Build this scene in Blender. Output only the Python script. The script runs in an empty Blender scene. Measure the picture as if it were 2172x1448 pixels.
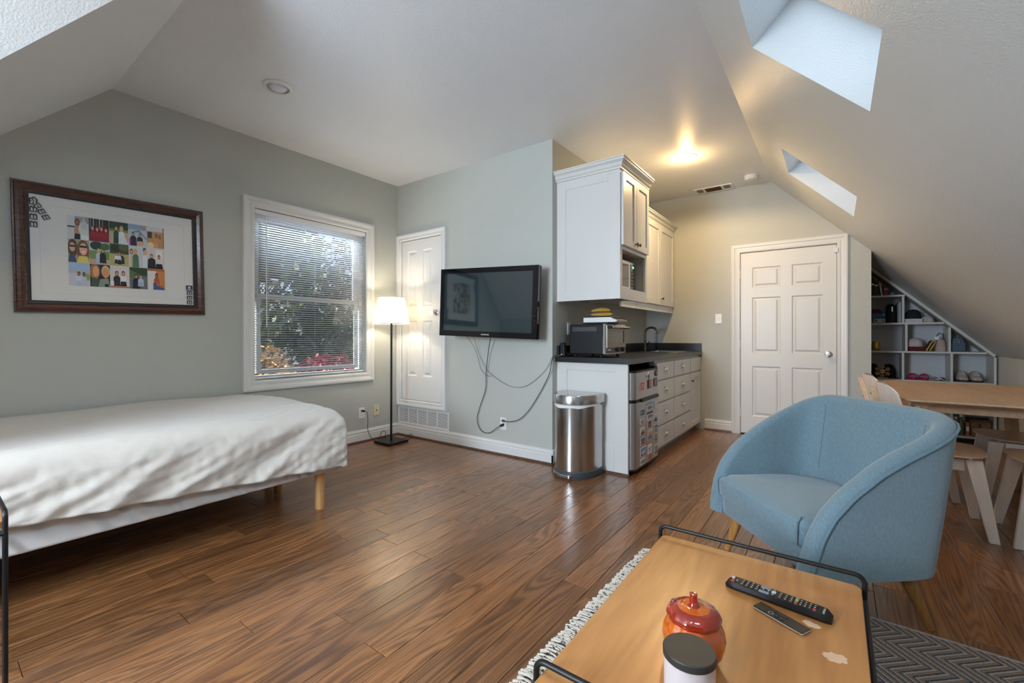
import bpy, bmesh, math, random
from mathutils import Vector, Matrix, noise
rnd = random.Random(7)
D = bpy.data
SC = bpy.context.scene
COL = SC.collection

# ------------------------------------------------------------------ camera, sky, lights, exposure
cam_d = D.cameras.new('camera'); cam = D.objects.new('camera', cam_d); COL.objects.link(cam)
cam.location = (0, 0, 1.12); cam.rotation_euler = (math.radians(90), 0, math.radians(36.319))
cam_d.sensor_width = 36; cam_d.lens = 933.76 / 2172 * 36; cam_d.shift_y = -11.16 / 2172
cam_d.clip_start = 0.02; cam_d.clip_end = 300
SC.camera = cam
world = D.worlds.new('sky'); SC.world = world; world.use_nodes = True
wn = world.node_tree.nodes['Background']
wn.inputs[0].default_value = (0.62, 0.78, 1.0, 1); wn.inputs[1].default_value = 0.75

def lamp(name, kind, loc, energy, color, size=None, size_y=None, direction=None, angle=None):
    l = D.lights.new(name, kind); o = D.objects.new(name, l); COL.objects.link(o)
    o.location = loc; l.energy = energy; l.color = color
    if kind == 'AREA':
        l.shape = 'RECTANGLE'; l.size = size; l.size_y = size_y or size
    elif kind == 'SUN':
        l.angle = math.radians(1.0)
    else:
        l.shadow_soft_size = size or 0.03
    if direction: o.rotation_euler = Vector(direction).to_track_quat('-Z', 'Y').to_euler()
    return o
lamp('sun', 'SUN', (0, 20, 12), 6.0, (1, 0.95, 0.86), direction=(0, -0.85, -0.53))
# daylight of two skylights and the left window, plus added fill out of view
K = 2.26                     # the roof slope on the right is the plane x + z = K
SKY = [(-0.267, 0.393), (1.90, 2.56), (4.067, 4.73)]  # first is an unseen third skylight, added for light from above
for n_, (ya, yb) in enumerate(SKY):
    lamp('skylight_daylight', 'AREA', (-0.11 + 0.32, (ya + yb) / 2, 2.37 + 0.32), (20, 3.6, 2.6)[n_], (0.66, 0.84, 1.0), 0.64, 0.64, (-1, 0, -1))
lamp('rear_fill_light', 'AREA', (-1.87, -2.27, 1.7), 118, (0.72, 0.86, 1.0), 1.0, 1.3, (0.08, 1, 0.10))  # fill through a rear window added out of view to brighten the room
lamp('window_daylight', 'AREA', (-4.9, 2.3, 2.9), 190, (0.85, 0.93, 1.0), 1.6, 0.9, (1, 0, -0.75))
SC.view_settings.view_transform = 'Standard'; SC.view_settings.look = 'None'
SC.view_settings.gamma = 1; SC.view_settings.use_curve_mapping = False
SC.view_settings.exposure = 0.9

# ------------------------------------------------------------------ materials
def mat(name, col, rough=0.5, metal=0.0, var=0.0, vscale=6.0, bump=0.0, bscale=60.0, spec=0.5, coat=0.0, sheen=0.0, stretch=(1, 1, 1), trans=0.0, bdist=0.01):
    m = D.materials.new(name); m.use_nodes = True; nt = m.node_tree; N = nt.nodes; L = nt.links
    p = N['Principled BSDF']
    p.inputs['Base Color'].default_value = (*col, 1); p.inputs['Roughness'].default_value = rough
    p.inputs['Metallic'].default_value = metal; p.inputs['Specular IOR Level'].default_value = spec
    p.inputs['Coat Weight'].default_value = coat; p.inputs['Sheen Weight'].default_value = sheen
    p.inputs['Transmission Weight'].default_value = trans
    tc = N.new('ShaderNodeTexCoord'); mp = N.new('ShaderNodeMapping'); mp.inputs['Scale'].default_value = stretch
    L.new(tc.outputs['Object'], mp.inputs[0])
    nz = N.new('ShaderNodeTexNoise'); nz.inputs['Scale'].default_value = vscale; nz.inputs['Detail'].default_value = 5
    L.new(mp.outputs[0], nz.inputs['Vector'])
    mx = N.new('ShaderNodeMix'); mx.data_type = 'RGBA'
    mx.inputs['A'].default_value = tuple(max(0, c * (1 - var)) for c in col) + (1,)
    mx.inputs['B'].default_value = tuple(min(1, c * (1 + var)) for c in col) + (1,)
    L.new(nz.outputs['Fac'], mx.inputs['Factor']); L.new(mx.outputs['Result'], p.inputs['Base Color'])
    if bump:
        nb = N.new('ShaderNodeTexNoise'); nb.inputs['Scale'].default_value = bscale; nb.inputs['Detail'].default_value = 3
        L.new(mp.outputs[0], nb.inputs['Vector'])
        b = N.new('ShaderNodeBump'); b.inputs['Strength'].default_value = bump; b.inputs['Distance'].default_value = bdist
        L.new(nb.outputs['Fac'], b.inputs['Height']); L.new(b.outputs[0], p.inputs['Normal'])
    return m

def emit(name, col, s):
    m = D.materials.new(name); m.use_nodes = True; N = m.node_tree.nodes; p = N['Principled BSDF']
    p.inputs['Base Color'].default_value = (*col, 1); p.inputs['Emission Color'].default_value = (*col, 1); p.inputs['Emission Strength'].default_value = s
    return m

def glass(name, tint=(1, 1, 1), refl=1.45):
    m = D.materials.new(name); m.use_nodes = True; N = m.node_tree.nodes; L = m.node_tree.links
    N.remove(N['Principled BSDF']); out = N['Material Output']
    t = N.new('ShaderNodeBsdfTransparent'); t.inputs[0].default_value = (*tint, 1)
    g = N.new('ShaderNodeBsdfGlossy'); g.inputs['Roughness'].default_value = 0.02
    f = N.new('ShaderNodeFresnel'); f.inputs[0].default_value = refl
    mx = N.new('ShaderNodeMixShader'); L.new(f.outputs[0], mx.inputs[0]); L.new(t.outputs[0], mx.inputs[1]); L.new(g.outputs[0], mx.inputs[2])
    L.new(mx.outputs[0], out.inputs[0]); return m

def wood(name, dark, light, scale=9, axis=1, rough=0.4, perobj=True, ripple=0.0, coat=0.0, stretch=14, contrast=(0.3, 0.75), rings=46, figure=0.16):
    """wood with grain running along one axis, offset per object"""
    m = D.materials.new(name); m.use_nodes = True; nt = m.node_tree; N = nt.nodes; L = nt.links
    p = N['Principled BSDF']; p.inputs['Roughness'].default_value = rough; p.inputs['Coat Weight'].default_value = coat; p.inputs['Coat Roughness'].default_value = 0.22
    tc = N.new('ShaderNodeTexCoord'); oi = N.new('ShaderNodeObjectInfo')
    off = N.new('ShaderNodeVectorMath'); off.operation = 'SCALE'; off.inputs[0].default_value = (17.3, 31.7, 23.1)
    L.new(oi.outputs['Random'], off.inputs['Scale'])
    ad = N.new('ShaderNodeVectorMath'); ad.operation = 'ADD'
    L.new(tc.outputs['Object'], ad.inputs[0])
    if perobj: L.new(off.outputs[0], ad.inputs[1])
    sc = [1.0, 1.0, 1.0]; sc[axis] = 1.0 / stretch
    mp = N.new('ShaderNodeMapping'); mp.inputs['Scale'].default_value = sc; L.new(ad.outputs[0], mp.inputs[0])
    # cathedral figure: distorted rings of a slow noise
    n1 = N.new('ShaderNodeTexNoise'); n1.inputs['Scale'].default_value = scale; n1.inputs['Detail'].default_value = 2; n1.inputs['Distortion'].default_value = 0.6
    L.new(mp.outputs[0], n1.inputs['Vector'])
    mu = N.new('ShaderNodeMath'); mu.operation = 'MULTIPLY'; mu.inputs[1].default_value = rings; L.new(n1.outputs['Fac'], mu.inputs[0])
    sn = N.new('ShaderNodeMath'); sn.operation = 'SINE'; L.new(mu.outputs[0], sn.inputs[0])
    n2 = N.new('ShaderNodeTexNoise'); n2.inputs['Scale'].default_value = scale * 14; n2.inputs['Detail'].default_value = 6; L.new(mp.outputs[0], n2.inputs['Vector'])
    a1 = N.new('ShaderNodeMath'); a1.operation = 'MULTIPLY_ADD'; a1.inputs[1].default_value = figure; L.new(sn.outputs[0], a1.inputs[0]); L.new(n2.outputs['Fac'], a1.inputs[2])
    n3 = N.new('ShaderNodeTexNoise'); n3.inputs['Scale'].default_value = 2.2; L.new(ad.outputs[0], n3.inputs['Vector'])
    a2 = N.new('ShaderNodeMath'); a2.operation = 'MULTIPLY_ADD'; a2.inputs[1].default_value = 0.35; L.new(n3.outputs['Fac'], a2.inputs[0]); L.new(a1.outputs[0], a2.inputs[2])
    mr = N.new('ShaderNodeMapRange'); mr.inputs['From Min'].default_value = contrast[0]; mr.inputs['From Max'].default_value = contrast[1] + 0.2
    L.new(a2.outputs[0], mr.inputs['Value'])
    mx = N.new('ShaderNodeMix'); mx.data_type = 'RGBA'; mx.inputs['A'].default_value = (*dark, 1); mx.inputs['B'].default_value = (*light, 1)
    L.new(mr.outputs[0], mx.inputs['Factor'])
    hv = N.new('ShaderNodeHueSaturation'); L.new(mx.outputs['Result'], hv.inputs['Color'])
    if perobj:
        vr = N.new('ShaderNodeMapRange'); vr.inputs['To Min'].default_value = 0.72; vr.inputs['To Max'].default_value = 1.22
        L.new(oi.outputs['Random'], vr.inputs['Value']); L.new(vr.outputs[0], hv.inputs['Value'])
    L.new(hv.outputs[0], p.inputs['Base Color'])
    if ripple:
        s2 = [40.0, 40.0, 40.0]; s2[axis] = 2.6
        m2 = N.new('ShaderNodeMapping'); m2.inputs['Scale'].default_value = s2; L.new(ad.outputs[0], m2.inputs[0])
        n4 = N.new('ShaderNodeTexNoise'); n4.inputs['Scale'].default_value = 1.0; n4.inputs['Detail'].default_value = 2; L.new(m2.outputs[0], n4.inputs['Vector'])
        b = N.new('ShaderNodeBump'); b.inputs['Strength'].default_value = ripple; b.inputs['Distance'].default_value = 0.006
        L.new(n4.outputs['Fac'], b.inputs['Height']); L.new(b.outputs[0], p.inputs['Normal'])
    return m

M = {}
M['wall'] = mat('sage_wall', (0.49, 0.50, 0.455), 0.55, var=0.03, bump=0.25, bscale=170, bdist=0.004)
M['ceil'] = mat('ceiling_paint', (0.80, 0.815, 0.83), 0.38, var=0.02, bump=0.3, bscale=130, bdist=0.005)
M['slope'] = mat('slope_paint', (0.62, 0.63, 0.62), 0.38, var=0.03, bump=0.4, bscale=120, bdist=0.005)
M['trim'] = mat('white_trim', (0.73, 0.72, 0.695), 0.35, var=0.02)
M['cab'] = mat('cabinet_white', (0.68, 0.67, 0.635), 0.38, var=0.02)
M['cabin'] = mat('cabinet_inside', (0.62, 0.58, 0.50), 0.5, var=0.04)
M['floor'] = wood('dark_oak', (0.074, 0.026, 0.009), (0.35, 0.150, 0.052), scale=6, axis=1, rough=0.30, ripple=0.28, coat=0.55, stretch=13, contrast=(0.05, 1.0), rings=150, figure=0.30)
M['shoe'] = wood('shoe_moulding', (0.04, 0.018, 0.01), (0.12, 0.055, 0.03), axis=1, rough=0.4)
M['sub'] = mat('subfloor', (0.03, 0.015, 0.008), 0.7, var=0.2)
M['walnut'] = wood('table_walnut', (0.33, 0.125, 0.030), (0.64, 0.31, 0.10), scale=3.4, axis=1, rough=0.3, coat=0.2, perobj=False, stretch=9, contrast=(0.0, 1.0), rings=60, figure=0.13)
M['beech'] = wood('beech', (0.58, 0.37, 0.22), (0.74, 0.52, 0.34), scale=5, axis=1, rough=0.4, stretch=10, contrast=(0.2, 0.9))
M['beechw'] = wood('whitened_beech', (0.70, 0.60, 0.52), (0.80, 0.72, 0.64), scale=5, axis=2, rough=0.4, stretch=10, contrast=(0.2, 0.9))
M['legwood'] = wood('chair_leg_wood', (0.30, 0.13, 0.03), (0.48, 0.24, 0.07), scale=6, axis=2, rough=0.4, stretch=8)
M['bedleg'] = wood('bed_leg_wood', (0.50, 0.24, 0.08), (0.66, 0.37, 0.15), scale=6, axis=2, rough=0.4, stretch=8)
M['blackmetal'] = mat('black_metal', (0.012, 0.012, 0.013), 0.4, metal=0.3, var=0.2)
M['blackplastic'] = mat('black_plastic', (0.011, 0.011, 0.012), 0.4, var=0.2, spec=0.3)
M['gloss'] = mat('gloss_black', (0.006, 0.006, 0.008), 0.08, var=0.1, coat=0.6)
M['screen'] = mat('tv_screen', (0.014, 0.034, 0.041), 0.05, var=0.05)
M['screen'].node_tree.nodes['Principled BSDF'].inputs['IOR'].default_value = 2.7
M['steel'] = mat('brushed_steel', (0.55, 0.54, 0.53), 0.22, metal=1.0, var=0.08, vscale=40, stretch=(1, 1, 0.02), bump=0.03, bscale=120)
M['fridge'] = mat('fridge_silver', (0.46, 0.46, 0.46), 0.33, metal=0.85, var=0.05)
M['nickel'] = mat('nickel', (0.60, 0.57, 0.53), 0.25, metal=1.0, var=0.05)
M['bronze'] = mat('bronze', (0.16, 0.10, 0.06), 0.3, metal=1.0, var=0.1)
M['brass'] = mat('brass', (0.55, 0.36, 0.10), 0.25, metal=1.0, var=0.15)
M['counter'] = mat('black_counter', (0.016, 0.016, 0.018), 0.3, var=0.3, vscale=200)
M['greyplastic'] = mat('dark_grey_plastic', (0.06, 0.065, 0.07), 0.45, var=0.1)
M['whiteplastic'] = mat('white_plastic', (0.80, 0.80, 0.79), 0.35, var=0.02)
M['ivory'] = mat('ivory_plastic', (0.72, 0.62, 0.38), 0.4, var=0.02)
M['blue'] = mat('blue_fabric', (0.165, 0.250, 0.295), 0.9, var=0.35, vscale=190, bump=0.35, bscale=420, sheen=0.35, stretch=(1, 1, 0.35), bdist=0.002)
M['pipe'] = mat('blue_piping', (0.13, 0.215, 0.265), 0.85, var=0.2, vscale=190, sheen=0.2)
M['sheet'] = mat('white_sheet', (0.62, 0.57, 0.505), 0.85, var=0.02, bump=0.15, bscale=30, sheen=0.2)
M['pillow'] = mat('grey_pillow', (0.42, 0.43, 0.45), 0.9, var=0.05, bump=0.1, bscale=80)
M['shade'] = None
M['vent'] = mat('vent_dark', (0.05, 0.045, 0.04), 0.7, var=0.1)
M['slat'] = mat('blind_slat', (0.74, 0.77, 0.80), 0.4, var=0.02)
M['glass'] = glass('window_glass', (0.97, 0.98, 1.0))
M['picglass'] = glass('picture_glass', (1, 1, 1), 1.08)
M['frame'] = wood('mahogany_frame', (0.030, 0.008, 0.004), (0.13, 0.035, 0.014), scale=12, axis=1, rough=0.22, coat=0.5)
M['framedark'] = mat('frame_dark_lip', (0.012, 0.007, 0.006), 0.4, var=0.3)
M['mat'] = mat('mat_board', (0.80, 0.79, 0.765), 0.8, var=0.015)
M['leafy'] = None

def print_mat():
    m = D.materials.new('printed_paper'); m.use_nodes = True; N = m.node_tree.nodes; L = m.node_tree.links
    a = N.new('ShaderNodeVertexColor'); a.layer_name = 'Col'
    L.new(a.outputs['Color'], N['Principled BSDF'].inputs['Base Color']); N['Principled BSDF'].inputs['Roughness'].default_value = 0.45
    return m
M['print'] = print_mat()

# ------------------------------------------------------------------ geometry helpers
ORG = {}
class G:
    """collects polygons; build() links them as one mesh object"""
    def __init__(s): s.v = []; s.f = []; s.c = []; s.x = None
    def add(s, vs, fs, col=None):
        n = len(s.v)
        s.v += [Vector(p) if s.x is None else s.x @ Vector(p) for p in vs]
        s.f += [tuple(i + n for i in f) for f in fs]; s.c += [col] * len(fs)
        return s
    def box(s, x0, x1, y0, y1, z0, z1, col=None):
        x0, x1 = min(x0, x1), max(x0, x1); y0, y1 = min(y0, y1), max(y0, y1); z0, z1 = min(z0, z1), max(z0, z1)
        return s.add([(x0, y0, z0), (x1, y0, z0), (x1, y1, z0), (x0, y1, z0), (x0, y0, z1), (x1, y0, z1), (x1, y1, z1), (x0, y1, z1)],
                     [(0, 3, 2, 1), (4, 5, 6, 7), (0, 1, 5, 4), (1, 2, 6, 5), (2, 3, 7, 6), (3, 0, 4, 7)], col)
    def hexa(s, lo, hi):
        return s.add(list(lo) + list(hi), [(3, 2, 1, 0), (4, 5, 6, 7), (0, 1, 5, 4), (1, 2, 6, 5), (2, 3, 7, 6), (3, 0, 4, 7)])
    def prism(s, poly, vec, col=None):
        n = len(poly); v = Vector(vec)
        return s.add([Vector(p) for p in poly] + [Vector(p) + v for p in poly],
                     [tuple(range(n)), tuple(range(2 * n - 1, n - 1, -1))] + [(i, (i + 1) % n, n + (i + 1) % n, n + i) for i in range(n)], col)
    def cyl(s, p0, p1, r0, r1=None, n=16, cap=True):
        r1 = r0 if r1 is None else r1
        p0 = Vector(p0); p1 = Vector(p1); d = (p1 - p0).normalized()
        a = d.orthogonal().normalized(); b = d.cross(a)
        ring = [a * math.cos(2 * math.pi * i / n) + b * math.sin(2 * math.pi * i / n) for i in range(n)]
        fs = [(i, (i + 1) % n, n + (i + 1) % n, n + i) for i in range(n)]
        if cap: fs += [tuple(range(n - 1, -1, -1)), tuple(range(n, 2 * n))]
        return s.add([p0 + q * r0 for q in ring] + [p1 + q * r1 for q in ring], fs)
    def tube(s, pts, r, n=8, closed=False, cap=True):
        pts = [Vector(p) for p in pts]; m = len(pts); vs = []; fs = []
        a = None
        for i, p in enumerate(pts):
            q0 = pts[i - 1] if (i or closed) else p; q1 = pts[(i + 1) % m] if (i < m - 1 or closed) else p
            t = (q1 - q0).normalized()
            a = t.orthogonal().normalized() if a is None else (a - t * a.dot(t)).normalized()
            b = t.cross(a)
            rr = r(i / (m - 1)) if callable(r) else r
            vs += [p + (a * math.cos(2 * math.pi * k / n) + b * math.sin(2 * math.pi * k / n)) * rr for k in range(n)]
        for i in range(m if closed else m - 1):
            j = (i + 1) % m
            fs += [(i * n + k, i * n + (k + 1) % n, j * n + (k + 1) % n, j * n + k) for k in range(n)]
        if not closed and cap: fs += [tuple(range(n - 1, -1, -1)), tuple(range((m - 1) * n, m * n))]
        return s.add(vs, fs)
    def lathe(s, c, prof, n=24, rib=None, sx=1, sy=1):
        c = Vector(c); vs = []; m = len(prof)
        for i in range(n):
            a = 2 * math.pi * i / n; k = rib(a) if rib else 1
            for r, z in prof: vs.append(c + Vector((r * k * math.cos(a) * sx, r * k * math.sin(a) * sy, z)))
        fs = [(i * m + j, ((i + 1) % n) * m + j, ((i + 1) % n) * m + j + 1, i * m + j + 1) for i in range(n) for j in range(m - 1)]
        return s.add(vs, fs)
    def grid(s, f, nu, nv, wrap_u=False):
        vs = [f(i / (nu if wrap_u else nu - 1), j / (nv - 1)) for i in range(nu) for j in range(nv)]
        fs = [(i * nv + j, ((i + 1) % nu) * nv + j, ((i + 1) % nu) * nv + j + 1, i * nv + j + 1) for i in range(nu if wrap_u else nu - 1) for j in range(nv - 1)]
        return s.add(vs, fs)
    def mframe(s, m, r, prof, bottom=True):
        """mitred moulding round a rectangle r=(u0,u1,v0,v1) of plane map m; prof = [(outward offset, depth)]"""
        u0, u1, v0, v1 = r; vs = []
        for o, d in prof:
            ob = o if bottom else 0
            vs += [m(u0 - o, v0 - ob, d), m(u0 - o, v1 + o, d), m(u1 + o, v1 + o, d), m(u1 + o, v0 - ob, d)]
        fs = []; n = len(prof)
        for i in range(n):
            j = (i + 1) % n
            for k in range(4 if bottom else 3):
                k2 = (k + 1) % 4
                fs.append((i * 4 + k, i * 4 + k2, j * 4 + k2, j * 4 + k))
        if not bottom: fs += [tuple(i * 4 for i in range(n)), tuple(i * 4 + 3 for i in range(n))]
        return s.add(vs, fs)
    def mbox(s, m, u0, u1, v0, v1, d0, d1):
        return s.hexa([m(u0, v0, d0), m(u1, v0, d0), m(u1, v1, d0), m(u0, v1, d0)], [m(u0, v0, d1), m(u1, v0, d1), m(u1, v1, d1), m(u0, v1, d1)])
    def mfrust(s, m, u0, u1, v0, v1, d0, d1, ins):
        return s.hexa([m(u0, v0, d0), m(u1, v0, d0), m(u1, v1, d0), m(u0, v1, d0)], [m(u0 + ins, v0 + ins, d1), m(u1 - ins, v0 + ins, d1), m(u1 - ins, v1 - ins, d1), m(u0 + ins, v1 - ins, d1)])
    def ell(s, c, rx, ry, rz, nu=16, nv=10):
        c = Vector(c)
        def f(u, v):
            a = 2 * math.pi * u; b = math.pi * (v - 0.5)
            return c + Vector((rx * math.cos(b) * math.cos(a), ry * math.cos(b) * math.sin(a), rz * math.sin(b)))
        return s.grid(f, nu, nv, True)
    def build(s, name, mt, parent=None, smooth=None, bevel=0, seg=2, sub=0, recalc=True, loc=None, weld=False):
        org = ORG[parent.name] if parent else None
        if org is None:
            if loc is None:
                xs = [p.x for p in s.v]; y_ = [p.y for p in s.v]; zs = [p.z for p in s.v]
                loc = ((min(xs) + max(xs)) / 2, (min(y_) + max(y_)) / 2, min(zs))
            org = Vector(loc)
        me = D.meshes.new(name); me.from_pydata([p - org for p in s.v], [], s.f)
        if any(c is not None for c in s.c):
            ca = me.color_attributes.new('Col', 'FLOAT_COLOR', 'CORNER')
            for p in me.polygons:
                c = s.c[p.index] or (1, 1, 1)
                for li in p.loop_indices: ca.data[li].color = (*c, 1)
        if recalc or weld:
            b = bmesh.new(); b.from_mesh(me)
            if weld: bmesh.ops.remove_doubles(b, verts=b.verts, dist=1e-5)
            bmesh.ops.recalc_face_normals(b, faces=b.faces); b.to_mesh(me); b.free()
        me.materials.append(M[mt] if isinstance(mt, str) else mt)
        o = D.objects.new(name, me); COL.objects.link(o)
        if parent: o.parent = parent
        else: o.location = org
        ORG[o.name] = org.copy()
        if smooth is not None:
            for p in me.polygons: p.use_smooth = True
            me.set_sharp_from_angle(angle=math.radians(smooth))
        if bevel:
            md = o.modifiers.new('bevel', 'BEVEL'); md.width = bevel; md.segments = seg; md.limit_method = 'ANGLE'; md.angle_limit = math.radians(40)
        if sub:
            md = o.modifiers.new('sub', 'SUBSURF'); md.levels = sub; md.render_levels = sub
        return o

def B(x0, x1, y0, y1, z0, z1): return G().box(x0, x1, y0, y1, z0, z1)
def thing(name, label, cat, loc=(0, 0, 0), group=None):
    o = D.objects.new(name, None); COL.objects.link(o); o.location = loc; o.empty_display_size = 0.1
    ORG[o.name] = Vector(loc); tag(o, label, cat, group); return o
def tag(o, label, cat, group=None):
    o['label'] = label; o['category'] = cat
    if group: o['group'] = group
    return o
def struct(o): o['kind'] = 'structure'; return o
def sthing(name, loc=(0, 0, 0)):
    o = D.objects.new(name, None); COL.objects.link(o); o.location = loc; ORG[o.name] = Vector(loc); return struct(o)
def inst(src, parent, pos, name=None, rot=None):
    o = D.objects.new(name or src.name.split('.')[0], src.data); COL.objects.link(o); o.parent = parent
    o.location = Vector(pos) - ORG[parent.name]
    if rot: o.rotation_euler = rot
    for md in src.modifiers:
        n = o.modifiers.new(md.name, md.type)
        if md.type == 'BEVEL': n.width = md.width; n.segments = md.segments; n.limit_method = md.limit_method; n.angle_limit = md.angle_limit
    ORG[o.name] = Vector(pos); return o
def copy_tree(o, parent=None):
    c = o.copy(); COL.objects.link(c); c.parent = parent
    if parent: c.matrix_parent_inverse = o.matrix_parent_inverse
    for ch in [q for q in D.objects if q.parent == o]: copy_tree(ch, c)
    return c
def text_mesh(s, size, m, mt, name, parent, extrude=0.0004, align='CENTER'):
    cu = D.curves.new('t', 'FONT'); cu.body = s; cu.size = size; cu.align_x = align; cu.align_y = 'CENTER'; cu.extrude = extrude
    t = D.objects.new('t', cu); COL.objects.link(t); bpy.context.view_layer.update()
    me = D.meshes.new_from_object(t.evaluated_get(bpy.context.evaluated_depsgraph_get()))
    g = G(); g.add([m(v.co.x, v.co.y, v.co.z) for v in me.vertices], [tuple(p.vertices) for p in me.polygons])
    D.objects.remove(t); D.curves.remove(cu); D.meshes.remove(me)
    return g.build(name, mt, parent, recalc=False)

# ------------------------------------------------------------------ room shell
XA, YB, XK, YF, H = -4.056, 3.302, -1.99, 5.662, 2.84      # window wall, tv wall, kitchen wall, door wall, ceiling
XS = K - H                                                  # where the flat ceiling meets the right slope
YL = 0.82                                                   # where it meets the left slope (z = y + 2.02)
XALC, YALC, XN, ZN = 0.287, 6.93, 1.35, 0.91                # alcove side, alcove back, knee wall
YR, YH, XD = -2.2, -0.6, -2.55                              # rear wall, wall behind the bed head, dormer side wall
mA = lambda u, v, d: Vector((XA + d, u, v))
mB = lambda u, v, d: Vector((u, YB - d, v))
mF = lambda u, v, d: Vector((u, YF - d, v))
mK = lambda u, v, d: Vector((XK + d, u, v))

# floor: subfloor, planks as pieces
fl = struct(B(-4.2, 1.5, -2.35, 7.05, -0.10, -0.0125).build('floor', 'sub'))
PW = 0.1270
nplank = 0
x = XA
row = 0
while x < XN:
    x1 = min(x + PW, XN)
    yend = YB if x1 <= XK + 0.01 else (YF if x1 < XALC else 6.58)
    y = -0.35 - rnd.uniform(0, 0.9); row += 1
    while y < yend - 0.02:
        ln = rnd.choice((0.75, 0.95, 1.2, 1.2, 1.45, 1.7, 1.9))
        y1 = min(y + ln, yend + 0.02)
        if yend - y1 < 0.3: y1 = yend + 0.02
        w = x1 - x - 0.0016; l = y1 - y - 0.0016; b_ = 0.0016
        g = G(); cx, cy = (x + x1) / 2, (y + y1) / 2
        zt = -rnd.uniform(0, 0.0007)
        lo = [(cx - w / 2, cy - l / 2, -0.012), (cx + w / 2, cy - l / 2, -0.012), (cx + w / 2, cy + l / 2, -0.012), (cx - w / 2, cy + l / 2, -0.012)]
        mi = [(p[0], p[1], zt - b_) for p in lo]
        hi = [(cx + (p[0] - cx) * (1 - 2 * b_ / w), cy + (p[1] - cy) * (1 - 2 * b_ / l), zt) for p in lo]
        g.add(lo + mi + hi, [(3, 2, 1, 0), (8, 9, 10, 11)] + [(k + a, k + (a + 1) % 4, k + 4 + (a + 1) % 4, k + 4 + a) for k in (0, 4) for a in range(4)])
        o = g.build('plank', 'floor', None, loc=(cx, cy, 0)); o.parent = fl; o.location = Vector((cx, cy, 0)) - fl.location
        nplank += 1
        y = y1
    x = x1
g = G()
for i in range(43):
    xx = XA + i * PW
    g.box(xx, xx + PW - 0.0016, -2.2, -1.26, -0.012, -0.0005)
o = g.build('rear_planks', 'floor', fl); o['kind'] = 'stuff'

# walls
g = G()   # window wall, with the window hole and the gable profile
WY0, WY1, WZ0, WZ1 = 1.748, 2.873, 0.735, 2.232
T = 0.16
g.prism([(XA, YH - 0.1, 0), (XA, WY0, 0), (XA, WY0, H), (XA, YL, H), (XA, YH - 0.1, YH - 0.1 + 2.02)], (-T, 0, 0))
g.box(XA - T, XA, WY0, WY1, 0, WZ0).box(XA - T, XA, WY0, WY1, WZ1, H).box(XA - T, XA, WY1, YB + 0.1, 0, H)
struct(g.build('wall_left', 'wall', loc=(XA, 1, 0)))
g = G()   # tv wall with the closet opening
CX0, CX1, CZ0, CZ1 = -3.985, -3.352, 0.408, 2.192
g.box(XA - T, CX0, YB, YB + 0.1, 0, H).box(CX0, CX1, YB, YB + 0.1, 0, CZ0).box(CX0, CX1, YB, YB + 0.1, CZ1, H).box(CX1, XK, YB, YB + 0.1, 0, H)
struct(g.build('wall_back', 'wall', loc=(-3, YB, 0)))
struct(B(XK - 0.1, XK, YB + 0.1, YF + 0.1, 0, H).build('wall_kitchen', 'wall'))
g = G()   # far wall with the door
DX0, DX1, DZ = -0.886, 0.012, 2.078
g.box(XK - 0.1, DX0, YF, YF + 0.1, 0, H)
g.prism([(DX0, YF, DZ), (DX1, YF, DZ), (DX1, YF, K - DX1), (XS, YF, H), (DX0, YF, H)], (0, 0.1, 0))
g.prism([(DX1, YF, 0), (XALC, YF, 0), (XALC, YF, K - XALC), (DX1, YF, K - DX1)], (0, 0.1, 0))
struct(g.build('wall_far', 'wall', loc=(-0.8, YF, 0)))
g = G().prism([(XALC - 0.1, YF + 0.1, 0), (XALC, YF + 0.1, 0), (XALC, YF + 0.1, K - XALC), (XALC - 0.1, YF + 0.1, K - XALC + 0.1)], (0, YALC - YF - 0.1, 0))
struct(g.build('wall_alcove', 'wall'))
g = G().prism([(XALC - 0.1, YALC, 0), (XN + 0.1, YALC, 0), (XN + 0.1, YALC, ZN), (XN, YALC, ZN), (XALC - 0.1, YALC, K - XALC + 0.1)], (0, 0.1, 0))
struct(g.build('wall_alcove_back', 'wall'))
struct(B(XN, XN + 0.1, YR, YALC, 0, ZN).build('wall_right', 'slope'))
struct(B(XA - T, XD, YH - 0.1, YH, 0, 2.7).build('wall_front', 'wall'))
struct(B(XD - 0.1, XD, YR - 0.1, YH - 0.1, 0, 2.55).build('wall_dormer', 'wall'))
g = G()   # rear wall with an unseen window added for fill light
RW = (-2.40, -1.34, 1.0, 2.35)
g.box(XD - 0.1, RW[0], YR - 0.1, YR, 0, H).box(RW[0], RW[1], YR - 0.1, YR, 0, RW[2]).box(RW[0], RW[1], YR - 0.1, YR, RW[3], H)
g.prism([(RW[1], YR, 0), (XN + 0.1, YR, 0), (XN + 0.1, YR, ZN), (XN, YR, ZN), (XS, YR, H), (RW[1], YR, H)], (0, -0.1, 0))
struct(g.build('wall_rear', 'wall'))
# closet behind its door, hall behind the far door
struct(B(CX0 - 0.1, CX1 + 0.1, YB + 0.1, YB + 0.12, CZ0 - 0.1, CZ1 + 0.1).build('wall_closet', 'wall'))
struct(B(DX0 - 0.1, DX1 + 0.1, YF + 0.1, YF + 0.12, -0.01, DZ + 0.1).build('wall_hall', 'wall'))

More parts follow.
